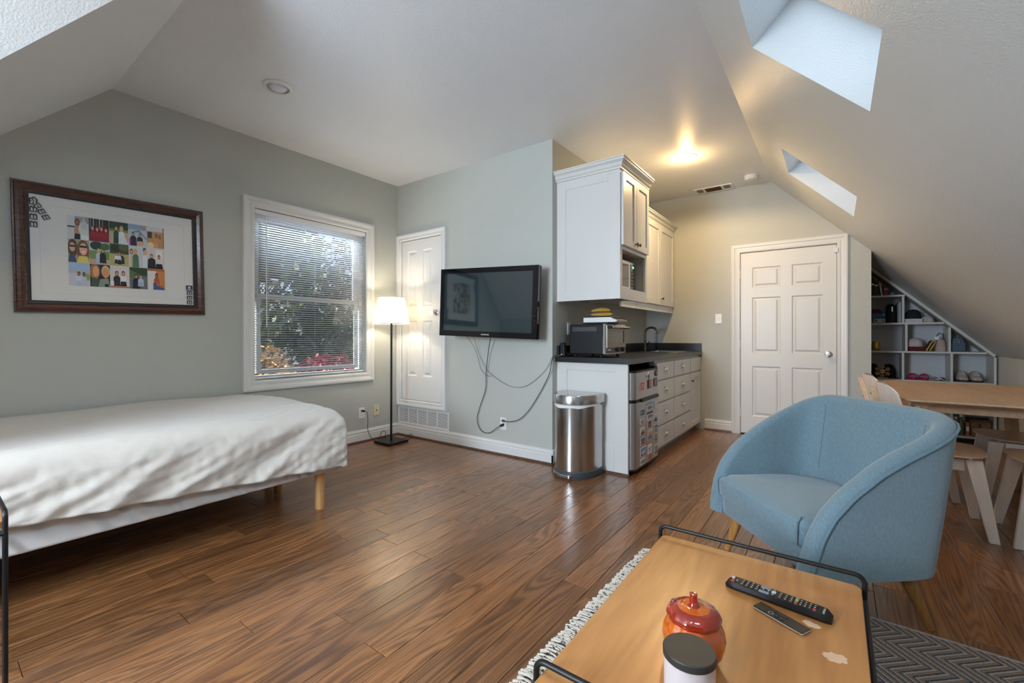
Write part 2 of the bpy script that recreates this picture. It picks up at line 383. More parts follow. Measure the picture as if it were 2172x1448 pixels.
# ceiling: flat part, L-shaped
g = G().prism([(-4.25, YL, H), (-2.08, YL, H), (-2.08, YR - 0.1, H), (-0.30, YR - 0.1, H), (-0.30, YF + 0.1, H), (-4.25, YF + 0.1, H)], (0, 0, 0.12))
struct(g.build('ceiling', 'ceil'))
g = G().prism([(-4.25, YL, H), (-2.08, YL, H), (-2.08 - (YL - YH), YH, YH + 2.02), (-4.25, YH, YH + 2.02)], (0, -0.09, 0.09))
struct(g.build('ceiling_left_slope', 'ceil'))
xh = -2.08 - (YL - YH)
zz = lambda x_: x_ + 4.92
g = G().prism([(-2.08, YL, H), (xh, YH, zz(xh)), (XD, YH, zz(XD)), (XD, YR - 0.1, zz(XD)), (-2.08, YR - 0.1, H)], (-0.09, 0, 0.09))
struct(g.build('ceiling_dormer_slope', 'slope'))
# right slope: slab with the two skylight shafts and the added unseen third
R2 = math.sqrt(0.5); TH = 0.30
sl = lambda x_, y_, d: Vector((x_ + d * R2, y_, K - x_ + d * R2))
def slab(g, xa, xb, ya, yb): g.hexa([sl(xa, ya, 0), sl(xb, ya, 0), sl(xb, yb, 0), sl(xa, yb, 0)], [sl(xa, ya, TH), sl(xb, ya, TH), sl(xb, yb, TH), sl(xa, yb, TH)])
g = G(); SX0, SX1 = -0.346, 0.125
ysb = [YR - 0.1] + [q for s_ in SKY for q in s_] + [YALC + 0.1]
for i in range(len(ysb) - 1):
    if i % 2 == 0: slab(g, XS, XN + 0.15, ysb[i], ysb[i + 1])
    else: slab(g, XS, SX0, ysb[i], ysb[i + 1]); slab(g, SX1, XN + 0.15, ysb[i], ysb[i + 1])
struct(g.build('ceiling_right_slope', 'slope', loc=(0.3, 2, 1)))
for i, (ya, yb) in enumerate(SKY):
    w_ = sthing('window_%d' % (i + 3), sl(-0.11, (ya + yb) / 2, TH))
    g = G()
    for a0, a1, b0, b1 in ((SX0 - 0.03, SX0 + 0.02, ya - 0.03, yb + 0.03), (SX1 - 0.02, SX1 + 0.03, ya - 0.03, yb + 0.03), (SX0 + 0.02, SX1 - 0.02, ya - 0.03, ya + 0.02), (SX0 + 0.02, SX1 - 0.02, yb - 0.02, yb + 0.03)):
        g.hexa([sl(a0, b0, TH + 0.001), sl(a1, b0, TH + 0.001), sl(a1, b1, TH + 0.001), sl(a0, b1, TH + 0.001)], [sl(a0, b0, TH + 0.05), sl(a1, b0, TH + 0.05), sl(a1, b1, TH + 0.05), sl(a0, b1, TH + 0.05)])
    g.build('skylight_frame', 'trim', w_)
    g = G(); a0, a1, b0, b1 = SX0 + 0.02, SX1 - 0.02, ya + 0.02, yb - 0.02
    g.hexa([sl(a0, b0, TH + 0.02), sl(a1, b0, TH + 0.02), sl(a1, b1, TH + 0.02), sl(a0, b1, TH + 0.02)], [sl(a0, b0, TH + 0.026), sl(a1, b0, TH + 0.026), sl(a1, b1, TH + 0.026), sl(a0, b1, TH + 0.026)])
    g.build('pane', 'glass', w_)

# baseboards and the dark shoe moulding in front of them
bp = [(0, 0), (0.016, 0), (0.016, 0.085), (0.012, 0.090), (0.012, 0.097), (0.016, 0.102), (0.014, 0.115), (0.009, 0.120), (0.009, 0.126), (0.0, 0.130)]
sp = [(0.016, 0), (0.032, 0), (0.031, 0.008), (0.026, 0.014), (0.016, 0.018)]
def skirting(name, m, u0, u1):
    n = (m(0, 0, 1) - m(0, 0, 0)); u = (m(1, 0, 0) - m(0, 0, 0))
    b0 = struct(G().prism([m(u0, z, d) for d, z in bp], u * (u1 - u0)).build(name, 'trim'))
    G().prism([m(u0, z, d) for d, z in sp], u * (u1 - u0)).build('shoe_moulding', 'shoe', b0)
skirting('baseboard_left', mA, YH, YB)
skirting('baseboard_back', mB, XA, XK + 0.016)
skirting('baseboard_kitchen', mK, YB - 0.016, 3.372)
skirting('baseboard_far', mF, -1.27, DX0 - 0.087)
skirting('baseboard_door_side', mF, DX1 + 0.087, XALC)
mR = lambda u, v, d: Vector((XN - d, u, v))
skirting('baseboard_right', mR, YR, 6.6)

# ------------------------------------------------------------------ window 1 with sashes, panes and casing
cas = [(0.0, 0.0), (0.0, 0.012), (0.012, 0.018), (0.030, 0.018), (0.034, 0.014), (0.055, 0.017), (0.060, 0.024), (0.078, 0.026), (0.092, 0.022), (0.095, 0.0)]
w1 = sthing('window_1', (XA, 2.31, 0.65))
G().mframe(mA, (WY0, WY1, WZ0, WZ1), cas).build('casing', 'trim', w1)
G().mframe(mA, (WY0 + 0.03, WY1 - 0.03, WZ0 + 0.03, WZ1 - 0.03), [(0.0, -0.155), (0.0, -0.075), (0.029, -0.075), (0.029, -0.155)]).build('jamb', 'trim', w1)
ZM = 1.455
for nm, (v0, v1, dd, sw) in dict(upper=(ZM, WZ1 - 0.03, -0.13, 0.05), lower=(WZ0 + 0.03, ZM + 0.035, -0.10, 0.055)).items():
    s_ = G().mframe(mA, (WY0 + 0.03 + sw, WY1 - 0.03 - sw, v0 + sw, v1 - (0.035 if nm == 'lower' else sw)), [(0, dd), (0, dd + 0.03), (sw if nm == 'upper' else 0.035, dd + 0.03), (sw if nm == 'upper' else 0.035, dd)]).build('sash', 'trim', w1)
    G().mbox(mA, WY0 + 0.06, WY1 - 0.06, v0 + 0.02, v1 - 0.02, dd + 0.012, dd + 0.016).build('pane', 'glass', s_)

# venetian blind
bl = thing('venetian_blind', 'white mini blind with fine horizontal slats hanging in the window', 'blind', (XA - 0.03, 2.31, WZ0))
BY0, BY1 = WY0 + 0.006, WY1 - 0.008
B(XA - 0.055, XA + 0.004, BY0, BY1, WZ1 - 0.045, WZ1 - 0.005).build('head_rail', 'whiteplastic', bl, bevel=0.003)
B(XA - 0.042, XA - 0.018, BY0, BY1, WZ0 + 0.010, WZ0 + 0.024).build('bottom_rail', 'whiteplastic', bl, bevel=0.003)
tilt = math.radians(16)
g = G(); prof = []
for k in range(5):
    t_ = (k / 4 - 0.5) * 0.025; c_ = 0.0022 * (1 - (2 * k / 4 - 1) ** 2)
    prof.append((t_ * math.cos(tilt) - c_ * math.sin(tilt), t_ * math.sin(tilt) + c_ * math.cos(tilt)))
L_ = (BY1 - BY0) / 2 - 0.004
vs = [(px, -L_, pz) for px, pz in prof] + [(px, L_, pz) for px, pz in prof] + [(px, -L_, pz - 0.0006) for px, pz in prof] + [(px, L_, pz - 0.0006) for px, pz in prof]
g.add(vs, [(k, k + 1, 6 + k, 5 + k) for k in range(4)] + [(10 + k, 15 + k, 16 + k, 11 + k) for k in range(4)] + [(0, 5, 15, 10), (4, 14, 19, 9)])
slat0 = g.build('slat', 'slat', None, loc=(0, 0, 0)); slat0.parent = bl
nsl = 69; z0 = WZ0 + 0.036; z1 = WZ1 - 0.055
slat0.location = Vector((XA - 0.03, (BY0 + BY1) / 2, z0)) - ORG[bl.name]
for i in range(1, nsl): inst(slat0, bl, (XA - 0.03, (BY0 + BY1) / 2, z0 + (z1 - z0) * i / (nsl - 1)), 'slat')
for yy in (BY0 + 0.12, (BY0 + BY1) / 2, BY1 - 0.12):
    G().tube([(XA - 0.017, yy, WZ0 + 0.02), (XA - 0.017, yy, WZ1 - 0.04)], 0.0009, 5).build('ladder_cord', 'whiteplastic', bl)
G().tube([(XA - 0.010, BY0 + 0.10, WZ1 - 0.05), (XA - 0.008, BY0 + 0.103, 1.20)], 0.004, 6).build('tilt_wand', 'whiteplastic', bl)
G().tube([(XA - 0.008, BY1 - 0.05, WZ1 - 0.05), (XA - 0.008, BY1 - 0.05, 1.05)], 0.0012, 5).build('lift_cord', 'whiteplastic', bl)

# frame of the added rear window (unseen, behind the camera)
w4 = sthing('window_2', (-1.87, YR, 1.0))
mRe = lambda u, v, d: Vector((u, YR + d, v))
G().mframe(mRe, RW, cas).build('casing', 'trim', w4)
G().mframe(mRe, (RW[0] + 0.05, RW[1] - 0.05, RW[2] + 0.05, RW[3] - 0.05), [(0, -0.06), (0, -0.03), (0.05, -0.03), (0.05, -0.06)]).build('sash', 'trim', w4)
G().mbox(mRe, RW[0] + 0.04, RW[1] - 0.04, RW[2] + 0.04, RW[3] - 0.04, -0.048, -0.044).build('pane', 'glass', w4)

# ------------------------------------------------------------------ panel doors
def panel_door(root, m, u0, u1, v0, v1, panels, d, th=0.035):
    g = G(); base = d - 0.010
    g.mbox(m, u0, u1, v0, v1, d - th, base)
    us = sorted({u0, u1} | {q for p in panels for q in p[:2]}); 
    # stiles and rails: everything that is not a panel
    vs_ = sorted({v0, v1} | {q for p in panels for q in p[2:]})
    for i in range(len(us) - 1):
        for j in range(len(vs_) - 1):
            cu, cv = (us[i] + us[i + 1]) / 2, (vs_[j] + vs_[j + 1]) / 2
            if not any(p[0] < cu < p[1] and p[2] < cv < p[3] for p in panels):
                g.mbox(m, us[i], us[i + 1], vs_[j], vs_[j + 1], base, d)
    leaf = g.build('leaf', 'trim', root)
    for p in panels:
        G().mframe(m, (p[0] + 0.012, p[1] - 0.012, p[2] + 0.012, p[3] - 0.012), [(0, base), (0.012, d), (0.012, base)]).mfrust(m, p[0] + 0.022, p[1] - 0.022, p[2] + 0.022, p[3] - 0.022, base, d - 0.001, 0.022).build('panel', 'trim', leaf)
    return leaf
def knob(root, m, u, v, d, name='knob', r=0.028, L=0.055):
    n = (m(0, 0, 1) - m(0, 0, 0)).normalized(); c = m(u, v, d)
    q = n.to_track_quat('Z', 'Y').to_matrix().to_4x4(); g = G(); g.x = Matrix.Translation(c) @ q
    g.lathe((0, 0, 0), [(0, 0), (r * 1.15, 0), (r * 1.15, 0.004), (r * 0.95, 0.008), (r * 0.45, 0.012), (r * 0.42, L * 0.5), (r * 0.8, L * 0.62), (r, L * 0.78), (r * 0.92, L * 0.95), (r * 0.45, L), (r * 0.42, L * 0.985), (0, L * 0.985)], 24)
    return g.build(name, 'nickel', root, smooth=40)
def hinges(root, m, u, vs_, d):
    for v in vs_: G().cyl(m(u, v - 0.045, d), m(u, v + 0.045, d), 0.007, n=8).build('hinge', 'trim', root, smooth=40)
d2 = sthing('door_2', (-0.437, YF, 0))
u0, u1 = DX0 + 0.004, DX1 - 0.004
st = 0.115; mid = 0.105; pw = (u1 - u0 - 2 * st - mid) / 2
pc = [(u0 + st, u0 + st + pw), (u1 - st - pw, u1 - st)]
pr = [(0.21, 0.78), (0.93, 1.56), (1.67, 1.90)]
panel_door(d2, mF, u0, u1, 0.012, DZ - 0.006, [(*c_, *r_) for c_ in pc for r_ in pr], 0.0)
G().mframe(mF, (DX0, DX1, 0, DZ), cas, bottom=False).build('casing', 'trim', d2)
knob(d2, mF, u1 - 0.068, 0.932, 0.0)
hinges(d2, mF, DX0 - 0.001, (0.25, 1.02, 1.83), 0.006)
G().mbox(mF, DX1 - 0.028, DX1 + 0.012, 1.985, 2.035, 0.0, 0.028).build('safety_latch', 'whiteplastic', d2, bevel=0.004)
G().mbox(mF, DX1 - 0.004, DX1 + 0.001, 0.90, 0.96, -0.01, 0.004).build('strike_plate', 'bronze', d2)

d1 = sthing('door_1', (-3.67, YB, 0.33))
u0, u1 = CX0 + 0.004, CX1 - 0.004
pw = 0.150; a0 = u0 + 0.095; a1 = u1 - 0.135
panel_door(d1, mB, u0, u1, CZ0 + 0.004, CZ1 - 0.006, [(a0, a0 + pw, 0.68, 1.29), (a1 - pw, a1, 0.68, 1.29), (a0, a0 + pw, 1.45, 2.07), (a1 - pw, a1, 1.45, 2.07)], 0.0)
cas1 = [(o_ * 0.97 * (0.078 / 0.095), d_) for o_, d_ in cas]
G().mframe(mB, (CX0, CX1, CZ0, CZ1), cas1).build('casing', 'trim', d1)
knob(d1, mB, -3.435, 1.372, 0.0)
hinges(d1, mB, CX0 - 0.001, (0.66, 1.98), 0.006)

# ------------------------------------------------------------------ grilles, plates, ceiling fixtures
def grille(name, label, m, u0, u1, v0, v1, cols, nsl):
    t = thing(name, label, 'vent', m((u0 + u1) / 2, v0, 0))
    G().mframe(m, (u0 + 0.018, u1 - 0.018, v0 + 0.018, v1 - 0.018), [(0, 0), (0, 0.006), (0.014, 0.008), (0.018, 0.005), (0.018, 0)]).build('frame', 'whiteplastic', t)
    G().mbox(m, u0 + 0.017, u1 - 0.017, v0 + 0.017, v1 - 0.017, 0.0005, 0.0015).build('backing', 'vent', t)
    w = (u1 - u0 - 0.036) / cols
    for c_ in range(1, cols): G().mbox(m, u0 + 0.018 + c_ * w - 0.007, u0 + 0.018 + c_ * w + 0.007, v0 + 0.018, v1 - 0.018, 0.001, 0.006).build('mullion', 'whiteplastic', t)
    for k in range(nsl):
        v = v0 + 0.018 + (k + 0.5) * (v1 - v0 - 0.036) / nsl
        G().hexa([m(u0 + 0.018, v - 0.002, 0.001), m(u1 - 0.018, v - 0.002, 0.001), m(u1 - 0.018, v + 0.002, 0.001), m(u0 + 0.018, v + 0.002, 0.001)],
                 [m(u0 + 0.018, v - 0.0055, 0.005), m(u1 - 0.018, v - 0.0055, 0.005), m(u1 - 0.018, v - 0.0015, 0.005), m(u0 + 0.018, v - 0.0015, 0.005)]).build('louver', 'whiteplastic', t)
    return t
grille('return_air_grille', 'white louvered return air grille on the wall under the closet door', mB, XA + 0.012, -3.238, 0.132, 0.326, 5, 13)
def outlet(label, m, u, v, kind='duplex', col='whiteplastic', cat='outlet', name='wall_outlet'):
    t = thing(name, label, cat, m(u, v - 0.057, 0))
    G().mbox(m, u - 0.036, u + 0.036, v - 0.0575, v + 0.0575, 0.0, 0.006).build('plate', col, t, bevel=0.003)
    if kind == 'duplex':
        for dv in (-0.024, 0.024):
            r_ = G().mbox(m, u - 0.016, u + 0.016, v + dv - 0.014, v + dv + 0.014, 0.006, 0.0078).build('receptacle', col, t, bevel=0.003)
            for du in (-0.006, 0.006): G().mbox(m, u + du - 0.0012, u + du + 0.0012, v + dv - 0.002, v + dv + 0.007, 0.0078, 0.0081).build('slot', 'blackplastic', r_)
    elif kind == 'switch':
        G().mbox(m, u - 0.005, u + 0.005, v - 0.012, v + 0.012, 0.006, 0.008).build('collar', col, t)
        G().mbox(m, u - 0.0035, u + 0.0035, v - 0.002, v + 0.012, 0.006, 0.016).build('toggle', col, t, bevel=0.001)
    else:
        G().mbox(m, u - 0.006, u + 0.006, v - 0.006, v + 0.006, 0.006, 0.0075).build('jack', 'blackplastic', t)
    for dv in (-0.042, 0.042) if kind != 'duplex' else (0,):
        G().cyl(m(u, v + dv, 0.005), m(u, v + dv, 0.0072), 0.003, n=8).build('screw', 'nickel', t)
    return t
outlet('white duplex outlet with the floor lamp plug, on the window wall', mA, 2.818, 0.306)
outlet('ivory phone jack plate beside the white outlet on the window wall', mA, 3.006, 0.311, 'jack', 'ivory', 'jack plate', 'jack_plate')
outlet('white duplex outlet with two black plugs on the wall below the television', mB, -2.527, 0.296)
outlet('white light switch on the wall beside the six-panel door', mF, -1.120, 1.327, 'switch', 'whiteplastic', 'light switch', 'light_switch')
outlet('white outlet with white plug on the kitchen wall behind the toaster oven', mK, 3.60, 1.19)

# ceiling vent, smoke detector, downlights
mC = lambda u, v, d: Vector((u, v, H - d))
t = thing('ceiling_register', 'white metal ceiling register above the six-panel door', 'vent', (-1.146, 5.54, H - 0.01))
G().mframe(mC, (-1.325, -0.968, 5.47, 5.60), [(0, 0), (0, 0.004), (0.02, 0.010), (0.03, 0.006), (0.032, 0)]).build('frame', 'whiteplastic', t)
G().mbox(mC, -1.326, -0.967, 5.469, 5.601, 0.0005, 0.002).build('backing', 'vent', t)
for u in (-1.245, -1.05): G().mbox(mC, u - 0.012, u + 0.012, 5.47, 5.60, 0.001, 0.008).build('divider', 'whiteplastic', t)
for lo, hi in ((-1.325, -1.257), (-1.038, -0.968)):
    for k in range(6):
        u = lo + (k + 0.5) * (hi - lo) / 6
        G().hexa([mC(u - 0.002, 5.47, 0.002), mC(u + 0.002, 5.47, 0.002), mC(u + 0.002, 5.60, 0.002), mC(u - 0.002, 5.60, 0.002)], [mC(u + 0.002, 5.47, 0.008), mC(u + 0.005, 5.47, 0.008), mC(u + 0.005, 5.60, 0.008), mC(u + 0.002, 5.60, 0.008)]).build('louver', 'whiteplastic', t)
for k in range(5):
    v = 5.478 + k * 0.028
    G().hexa([mC(-1.233, v, 0.002), mC(-1.062, v, 0.002), mC(-1.062, v + 0.003, 0.002), mC(-1.233, v + 0.003, 0.002)], [mC(-1.233, v + 0.008, 0.008), mC(-1.062, v + 0.008, 0.008), mC(-1.062, v + 0.011, 0.008), mC(-1.233, v + 0.011, 0.008)]).build('louver', 'bronze', t)
t = thing('smoke_detector', 'round white smoke detector on the ceiling near the sloped ceiling', 'smoke detector', (-0.732, 5.328, H - 0.045))
c = Vector((-0.732, 5.328, H))
G().lathe(c, [(0, 0), (0.068, 0), (0.068, -0.012), (0.0, -0.012)], 32).build('base', 'whiteplastic', t, smooth=30)
G().lathe(c, [(0.060, -0.012), (0.062, -0.028), (0.052, -0.042), (0.02, -0.045), (0, -0.045)], 32).build('cover', 'whiteplastic', t, smooth=30)

def downlight(label, x_, y_, lit):
    t = thing('recessed_downlight', label, 'ceiling light', (x_, y_, H - 0.012))
    c = Vector((x_, y_, H))
    G().lathe(c, [(0.072, -0.001), (0.098, -0.001), (0.098, -0.004), (0.085, -0.011), (0.074, -0.012), (0.070, -0.006)], 40).build('trim_ring', 'whiteplastic', t, smooth=40)
    G().lathe(c, [(0.074, -0.006), (0.072, 0.0), (0.066, -0.0012), (0, -0.0012)], 40).build('baffle', mat('baffle_white', (0.55, 0.50, 0.42), 0.4), t, smooth=40)
    bm_ = emit('bulb_lit', (1, 0.80, 0.50), 14.0) if lit else mat('bulb_off', (0.75, 0.77, 0.8), 0.25)
    G().lathe(c, [(0.058, -0.001), (0.058, -0.006), (0.045, -0.018), (0.025, -0.024), (0, -0.026)], 32).build('bulb', bm_, t, smooth=60)
    return t
downlight('unlit round white recessed downlight in the ceiling over the bed', -3.104, 1.494, False)
downlight('lit warm recessed downlight in the ceiling over the kitchen', -1.158, 4.397, True)
kb = lamp('kitchen_bulb', 'SPOT', (-1.158, 4.397, H - 0.04), 38, (1.0, 0.70, 0.36), 0.05, direction=(0, 0, -1)); kb.data.spot_size = math.radians(168); kb.data.spot_blend = 0.25
lamp('kitchen_bulb_glow', 'POINT', (-1.158, 4.397, H - 0.10), 3.6, (1.0, 0.64, 0.27), 0.05)
downlight('added warm recessed downlight in the dormer ceiling, out of view', -1.2, -0.5, True)
lamp('dormer_fill_light', 'POINT', (-1.2, -0.5, H - 0.12), 11, (1.0, 0.68, 0.34), 0.05)  # added unseen lamp, throws warm light on the dormer slope and bed

# ------------------------------------------------------------------ kitchen
XF = -1.335                                   # cabinet front plane
mX = lambda u, v, d: Vector((XF + d, u, v))   # faces +x
YP = 3.376                                    # outer face of the end panel
mE = lambda u, v, d: Vector((u, YP - d, v))   # faces the room
def shaker(g, m, u0, u1, v0, v1, d, fr=0.055, th=0.02, rec=0.008):
    g.mbox(m, u0, u0 + fr, v0, v1, d, d + th).mbox(m, u1 - fr, u1, v0, v1, d, d + th)
    g.mbox(m, u0 + fr, u1 - fr, v0, v0 + fr, d, d + th).mbox(m, u0 + fr, u1 - fr, v1 - fr, v1, d, d + th)
    g.mbox(m, u0 + fr, u1 - fr, v0 + fr, v1 - fr, d, d + th - rec)
    return g
t = thing('cabinet_end_panel', 'white recessed end panel of the base cabinets behind the trash can', 'cabinet panel', (-1.66, YP + 0.012, 0))
g = G(); fr = 0.095
g.mbox(mE, XK + 0.001, XF, 0.0, 0.895, -0.024, -0.008)
g.build('panel', 'cab', t)
g = G(); g.mbox(mE, XK + 0.001, XK + 0.10, 0, 0.895, -0.008, 0).mbox(mE, XF - 0.115, XF, 0, 0.895, -0.008, 0).mbox(mE, XK + 0.10, XF - 0.115, 0, 0.25, -0.008, 0).mbox(mE, XK + 0.10, XF - 0.115, 0.83, 0.895, -0.008, 0)
g.build('panel_frame', 'cab', t, bevel=0.0015)
G().prism([mE(XK + 0.02, z, d - 0.016) for d, z in sp], (XF - XK - 0.02, 0, 0)).build('shoe_moulding', 'shoe', t)

# cup pull, built once
def cup_mesh():
    g = G(); a, h, dp = 0.043, 0.036, 0.026
    g.grid(lambda u, v: Vector((dp * math.sin(math.pi * u) ** 0.7 * math.sin(math.pi / 2 * v), a * math.cos(math.pi * u), h * math.sin(math.pi * u) ** 0.7 * math.cos(math.pi / 2 * v) - 0.012)), 17, 8)
    g.box(0, 0.0025, -0.047, 0.047, -0.018, -0.012).box(0, 0.002, -0.044, 0.044, 0.016, 0.027)
    return g
CUP = None
def cup(parent, y_, z_):
    global CUP
    if CUP is None:
        CUP = cup_mesh().build('cup_pull', 'nickel', None, smooth=50, loc=(0, 0, 0))
        o = CUP; o.parent = parent; o.location = Vector((XF + 0.019, y_, z_)) - ORG[parent.name]
        md = o.modifiers.new('solid', 'SOLIDIFY'); md.thickness = 0.002
    else:
        o = inst(CUP, parent, (XF + 0.019, y_, z_), 'cup_pull'); md = o.modifiers.new('solid', 'SOLIDIFY'); md.thickness = 0.002
rows = [(0.088, 0.275), (0.294, 0.492), (0.512, 0.700), (0.718, 0.872)]
for lab, ya, yb in (('white four-drawer base cabinet right beside the mini fridge', 4.015, 4.56), ('white four-drawer base cabinet between the other drawers and the sink cabinet', 4.56, 5.18)):
    t = thing('drawer_cabinet', lab, 'cabinet', (-1.66, (ya + yb) / 2, 0), 'kitchen base cabinets')
    g = G().box(XK + 0.001, XF, ya + 0.001, yb - 0.001, 0.085, 0.70).box(XF - 0.05, XF, ya + 0.001, yb - 0.001, 0.70, 0.895); g.box(XK + 0.001, XF - 0.07, ya + 0.001, yb - 0.001, 0, 0.085)
    g.build('carcass', 'cab', t)
    for z0_, z1_ in rows:
        d_ = G().mbox(mX, ya + 0.008, yb - 0.008, z0_, z1_, 0.0005, 0.019).build('drawer', 'cab', t, bevel=0.002)
        cup(d_, (ya + yb) / 2, (z0_ + z1_) / 2 + 0.006)
t = thing('sink_cabinet', 'white base cabinet with one recessed door under the sink', 'cabinet', (-1.66, 5.42, 0), 'kitchen base cabinets')
G().box(XK + 0.001, XF, 5.181, YF - 0.002, 0.085, 0.70).box(XK + 0.001, XF - 0.07, 5.181, YF - 0.002, 0, 0.085).box(XF - 0.05, XF, 5.181, YF - 0.002, 0.70, 0.895).build('carcass', 'cab', t)
G().mbox(mX, 5.19, YF - 0.012, 0.718, 0.872, 0.0005, 0.019).build('false_drawer_front', 'cab', t, bevel=0.002)
d_ = shaker(G(), mX, 5.19, YF - 0.012, 0.088, 0.700, 0.0005, 0.055).build('door', 'cab', t, bevel=0.0015)
def small_knob(parent, p, n, r=0.014):
    g = G(); g.x = Matrix.Translation(Vector(p)) @ Vector(n).to_track_quat('Z', 'Y').to_matrix().to_4x4()
    g.lathe((0, 0, 0), [(0, 0), (r * .55, 0), (r * .4, 0.01), (r * .5, 0.016), (r, 0.019), (r, 0.026), (r * .6, 0.029), (0, 0.030)], 16)
    return g.build('knob', 'bronze', parent, smooth=40)
small_knob(d_, (XF + 0.019, 5.22, 0.615), (1, 0, 0))

# worktop with the sink cut-out, backsplash
t = thing('countertop', 'black laminate countertop with a low backsplash on the white cabinets', 'countertop', (-1.65, 4.5, 0.897))
CXF = -1.303; SK = (-1.80, -1.42, 5.02, 5.50)
g = G(); z0_, z1_ = 0.8965, 0.940
g.box(XK + 0.001, CXF, 3.345, SK[2], z0_, z1_).box(XK + 0.001, CXF, SK[3], YF - 0.001, z0_, z1_).box(XK + 0.001, SK[0], SK[2], SK[3], z0_, z1_).box(SK[1], CXF, SK[2], SK[3], z0_, z1_)
g.build('worktop', 'counter', t)
B(XK + 0.001, XK + 0.02, 3.372, YF - 0.001, z1_, 1.035).build('backsplash', 'counter', t, bevel=0.002)
B(XK + 0.02, CXF - 0.004, YF - 0.02, YF - 0.001, z1_, 1.035).build('backsplash', 'counter', t, bevel=0.002)
t = thing('sink', 'stainless steel drop-in sink set into the black countertop', 'sink', (-1.61, 5.26, 0.80))
G().add([(a, b, z) for z, e in ((0.9445, 0.012), (0.9445, -0.012), (0.80, -0.03)) for a, b in ((SK[0] - e, SK[2] - e), (SK[1] + e, SK[2] - e), (SK[1] + e, SK[3] + e), (SK[0] - e, SK[3] + e))],
        [(k * 4 + a, k * 4 + (a + 1) % 4, k * 4 + 4 + (a + 1) % 4, k * 4 + 4 + a) for k in (0, 1) for a in range(4)] + [(8, 9, 10, 11)]).build('basin', 'steel', t)
G().mframe(lambda u, v, d: Vector((u, v, 0.9405 + d)), (SK[0], SK[1], SK[2], SK[3]), [(-0.012, 0.0), (-0.012, 0.004), (0.012, 0.004), (0.016, 0)]).build('rim', 'steel', t)
t = thing('faucet', 'bronze gooseneck faucet behind the sink', 'faucet', (-1.86, 5.26, 0.94))
fx, fy = -1.865, 5.27
G().lathe((fx, fy, 0.9402), [(0, 0), (0.026, 0), (0.026, 0.006), (0.019, 0.012), (0.017, 0.05), (0.0, 0.05)], 20).build('base', 'bronze', t, smooth=40)
pts = [(fx, fy, 0.96), (fx, fy, 1.16)] + [(fx + 0.075 * (1 - math.cos(a)), fy, 1.16 + 0.065 * math.sin(a)) for a in [math.pi * k / 10 for k in range(1, 9)]]
pts += [(pts[-1][0] + 0.02, fy, pts[-1][2] - 0.05)]
G().tube(pts, 0.0135, 12).build('spout', 'bronze', t, smooth=40)
G().tube([(fx + 0.01, fy, 1.02), (fx + 0.045, fy - 0.01, 1.03), (fx + 0.055, fy - 0.012, 1.06)], 0.006, 8).build('lever', 'bronze', t, smooth=40)

# ---- mini fridge
t = thing('mini_fridge', 'silver two-door mini fridge covered in magnets under the countertop', 'fridge', (-1.62, 3.71, 0))
FY0, FY1, FX = 3.412, 4.004, -1.297
B(-1.94, -1.345, FY0 + 0.004, FY1 - 0.004, 0.025, 0.835).build('cabinet', 'greyplastic', t, bevel=0.004)
def fdoor(z0_, z1_):
    g = G(); n = 6; r = 0.045; pr_ = []
    pr_ += [(-1.345, FY0)]
    for k in range(n + 1):
        a = math.pi / 2 * k / n; pr_.append((FX - r + r * math.sin(a), FY0 + r - r * math.cos(a)))
    for k in range(n + 1):
        a = math.pi / 2 * k / n; pr_.append((FX - 0.012 + 0.012 * math.cos(a), FY1 - 0.012 + 0.012 * math.sin(a)))
    pr_ += [(-1.345, FY1)]
    g.prism([(a, b, z0_) for a, b in pr_], (0, 0, z1_ - z0_)); return g
fdoor(0.605, 0.822).build('freezer_door', 'fridge', t, smooth=35)
fdoor(0.045, 0.578).build('fridge_door', 'fridge', t, smooth=35)
fdoor(0.8225, 0.838).build('top_cap', 'blackplastic', t, smooth=35)
fdoor(0.5785, 0.6045).build('handle_recess', 'blackplastic', t, smooth=35)
B(FX - 0.02, FX + 0.014, 3.56, 3.985, 0.574, 0.600).build('handle', 'blackplastic', t, bevel=0.006)
fdoor(0.028, 0.0445).build('bottom_cap', 'blackplastic', t, smooth=35)
for yy in (3.46, 3.95): G().cyl((-1.40, yy, 0), (-1.40, yy, 0.03), 0.018, n=12).build('foot', 'blackplastic', t)
B(-1.39, -1.30, 3.93, 3.99, 0.836, 0.852).build('hinge_cover', 'blackplastic', t, bevel=0.004)

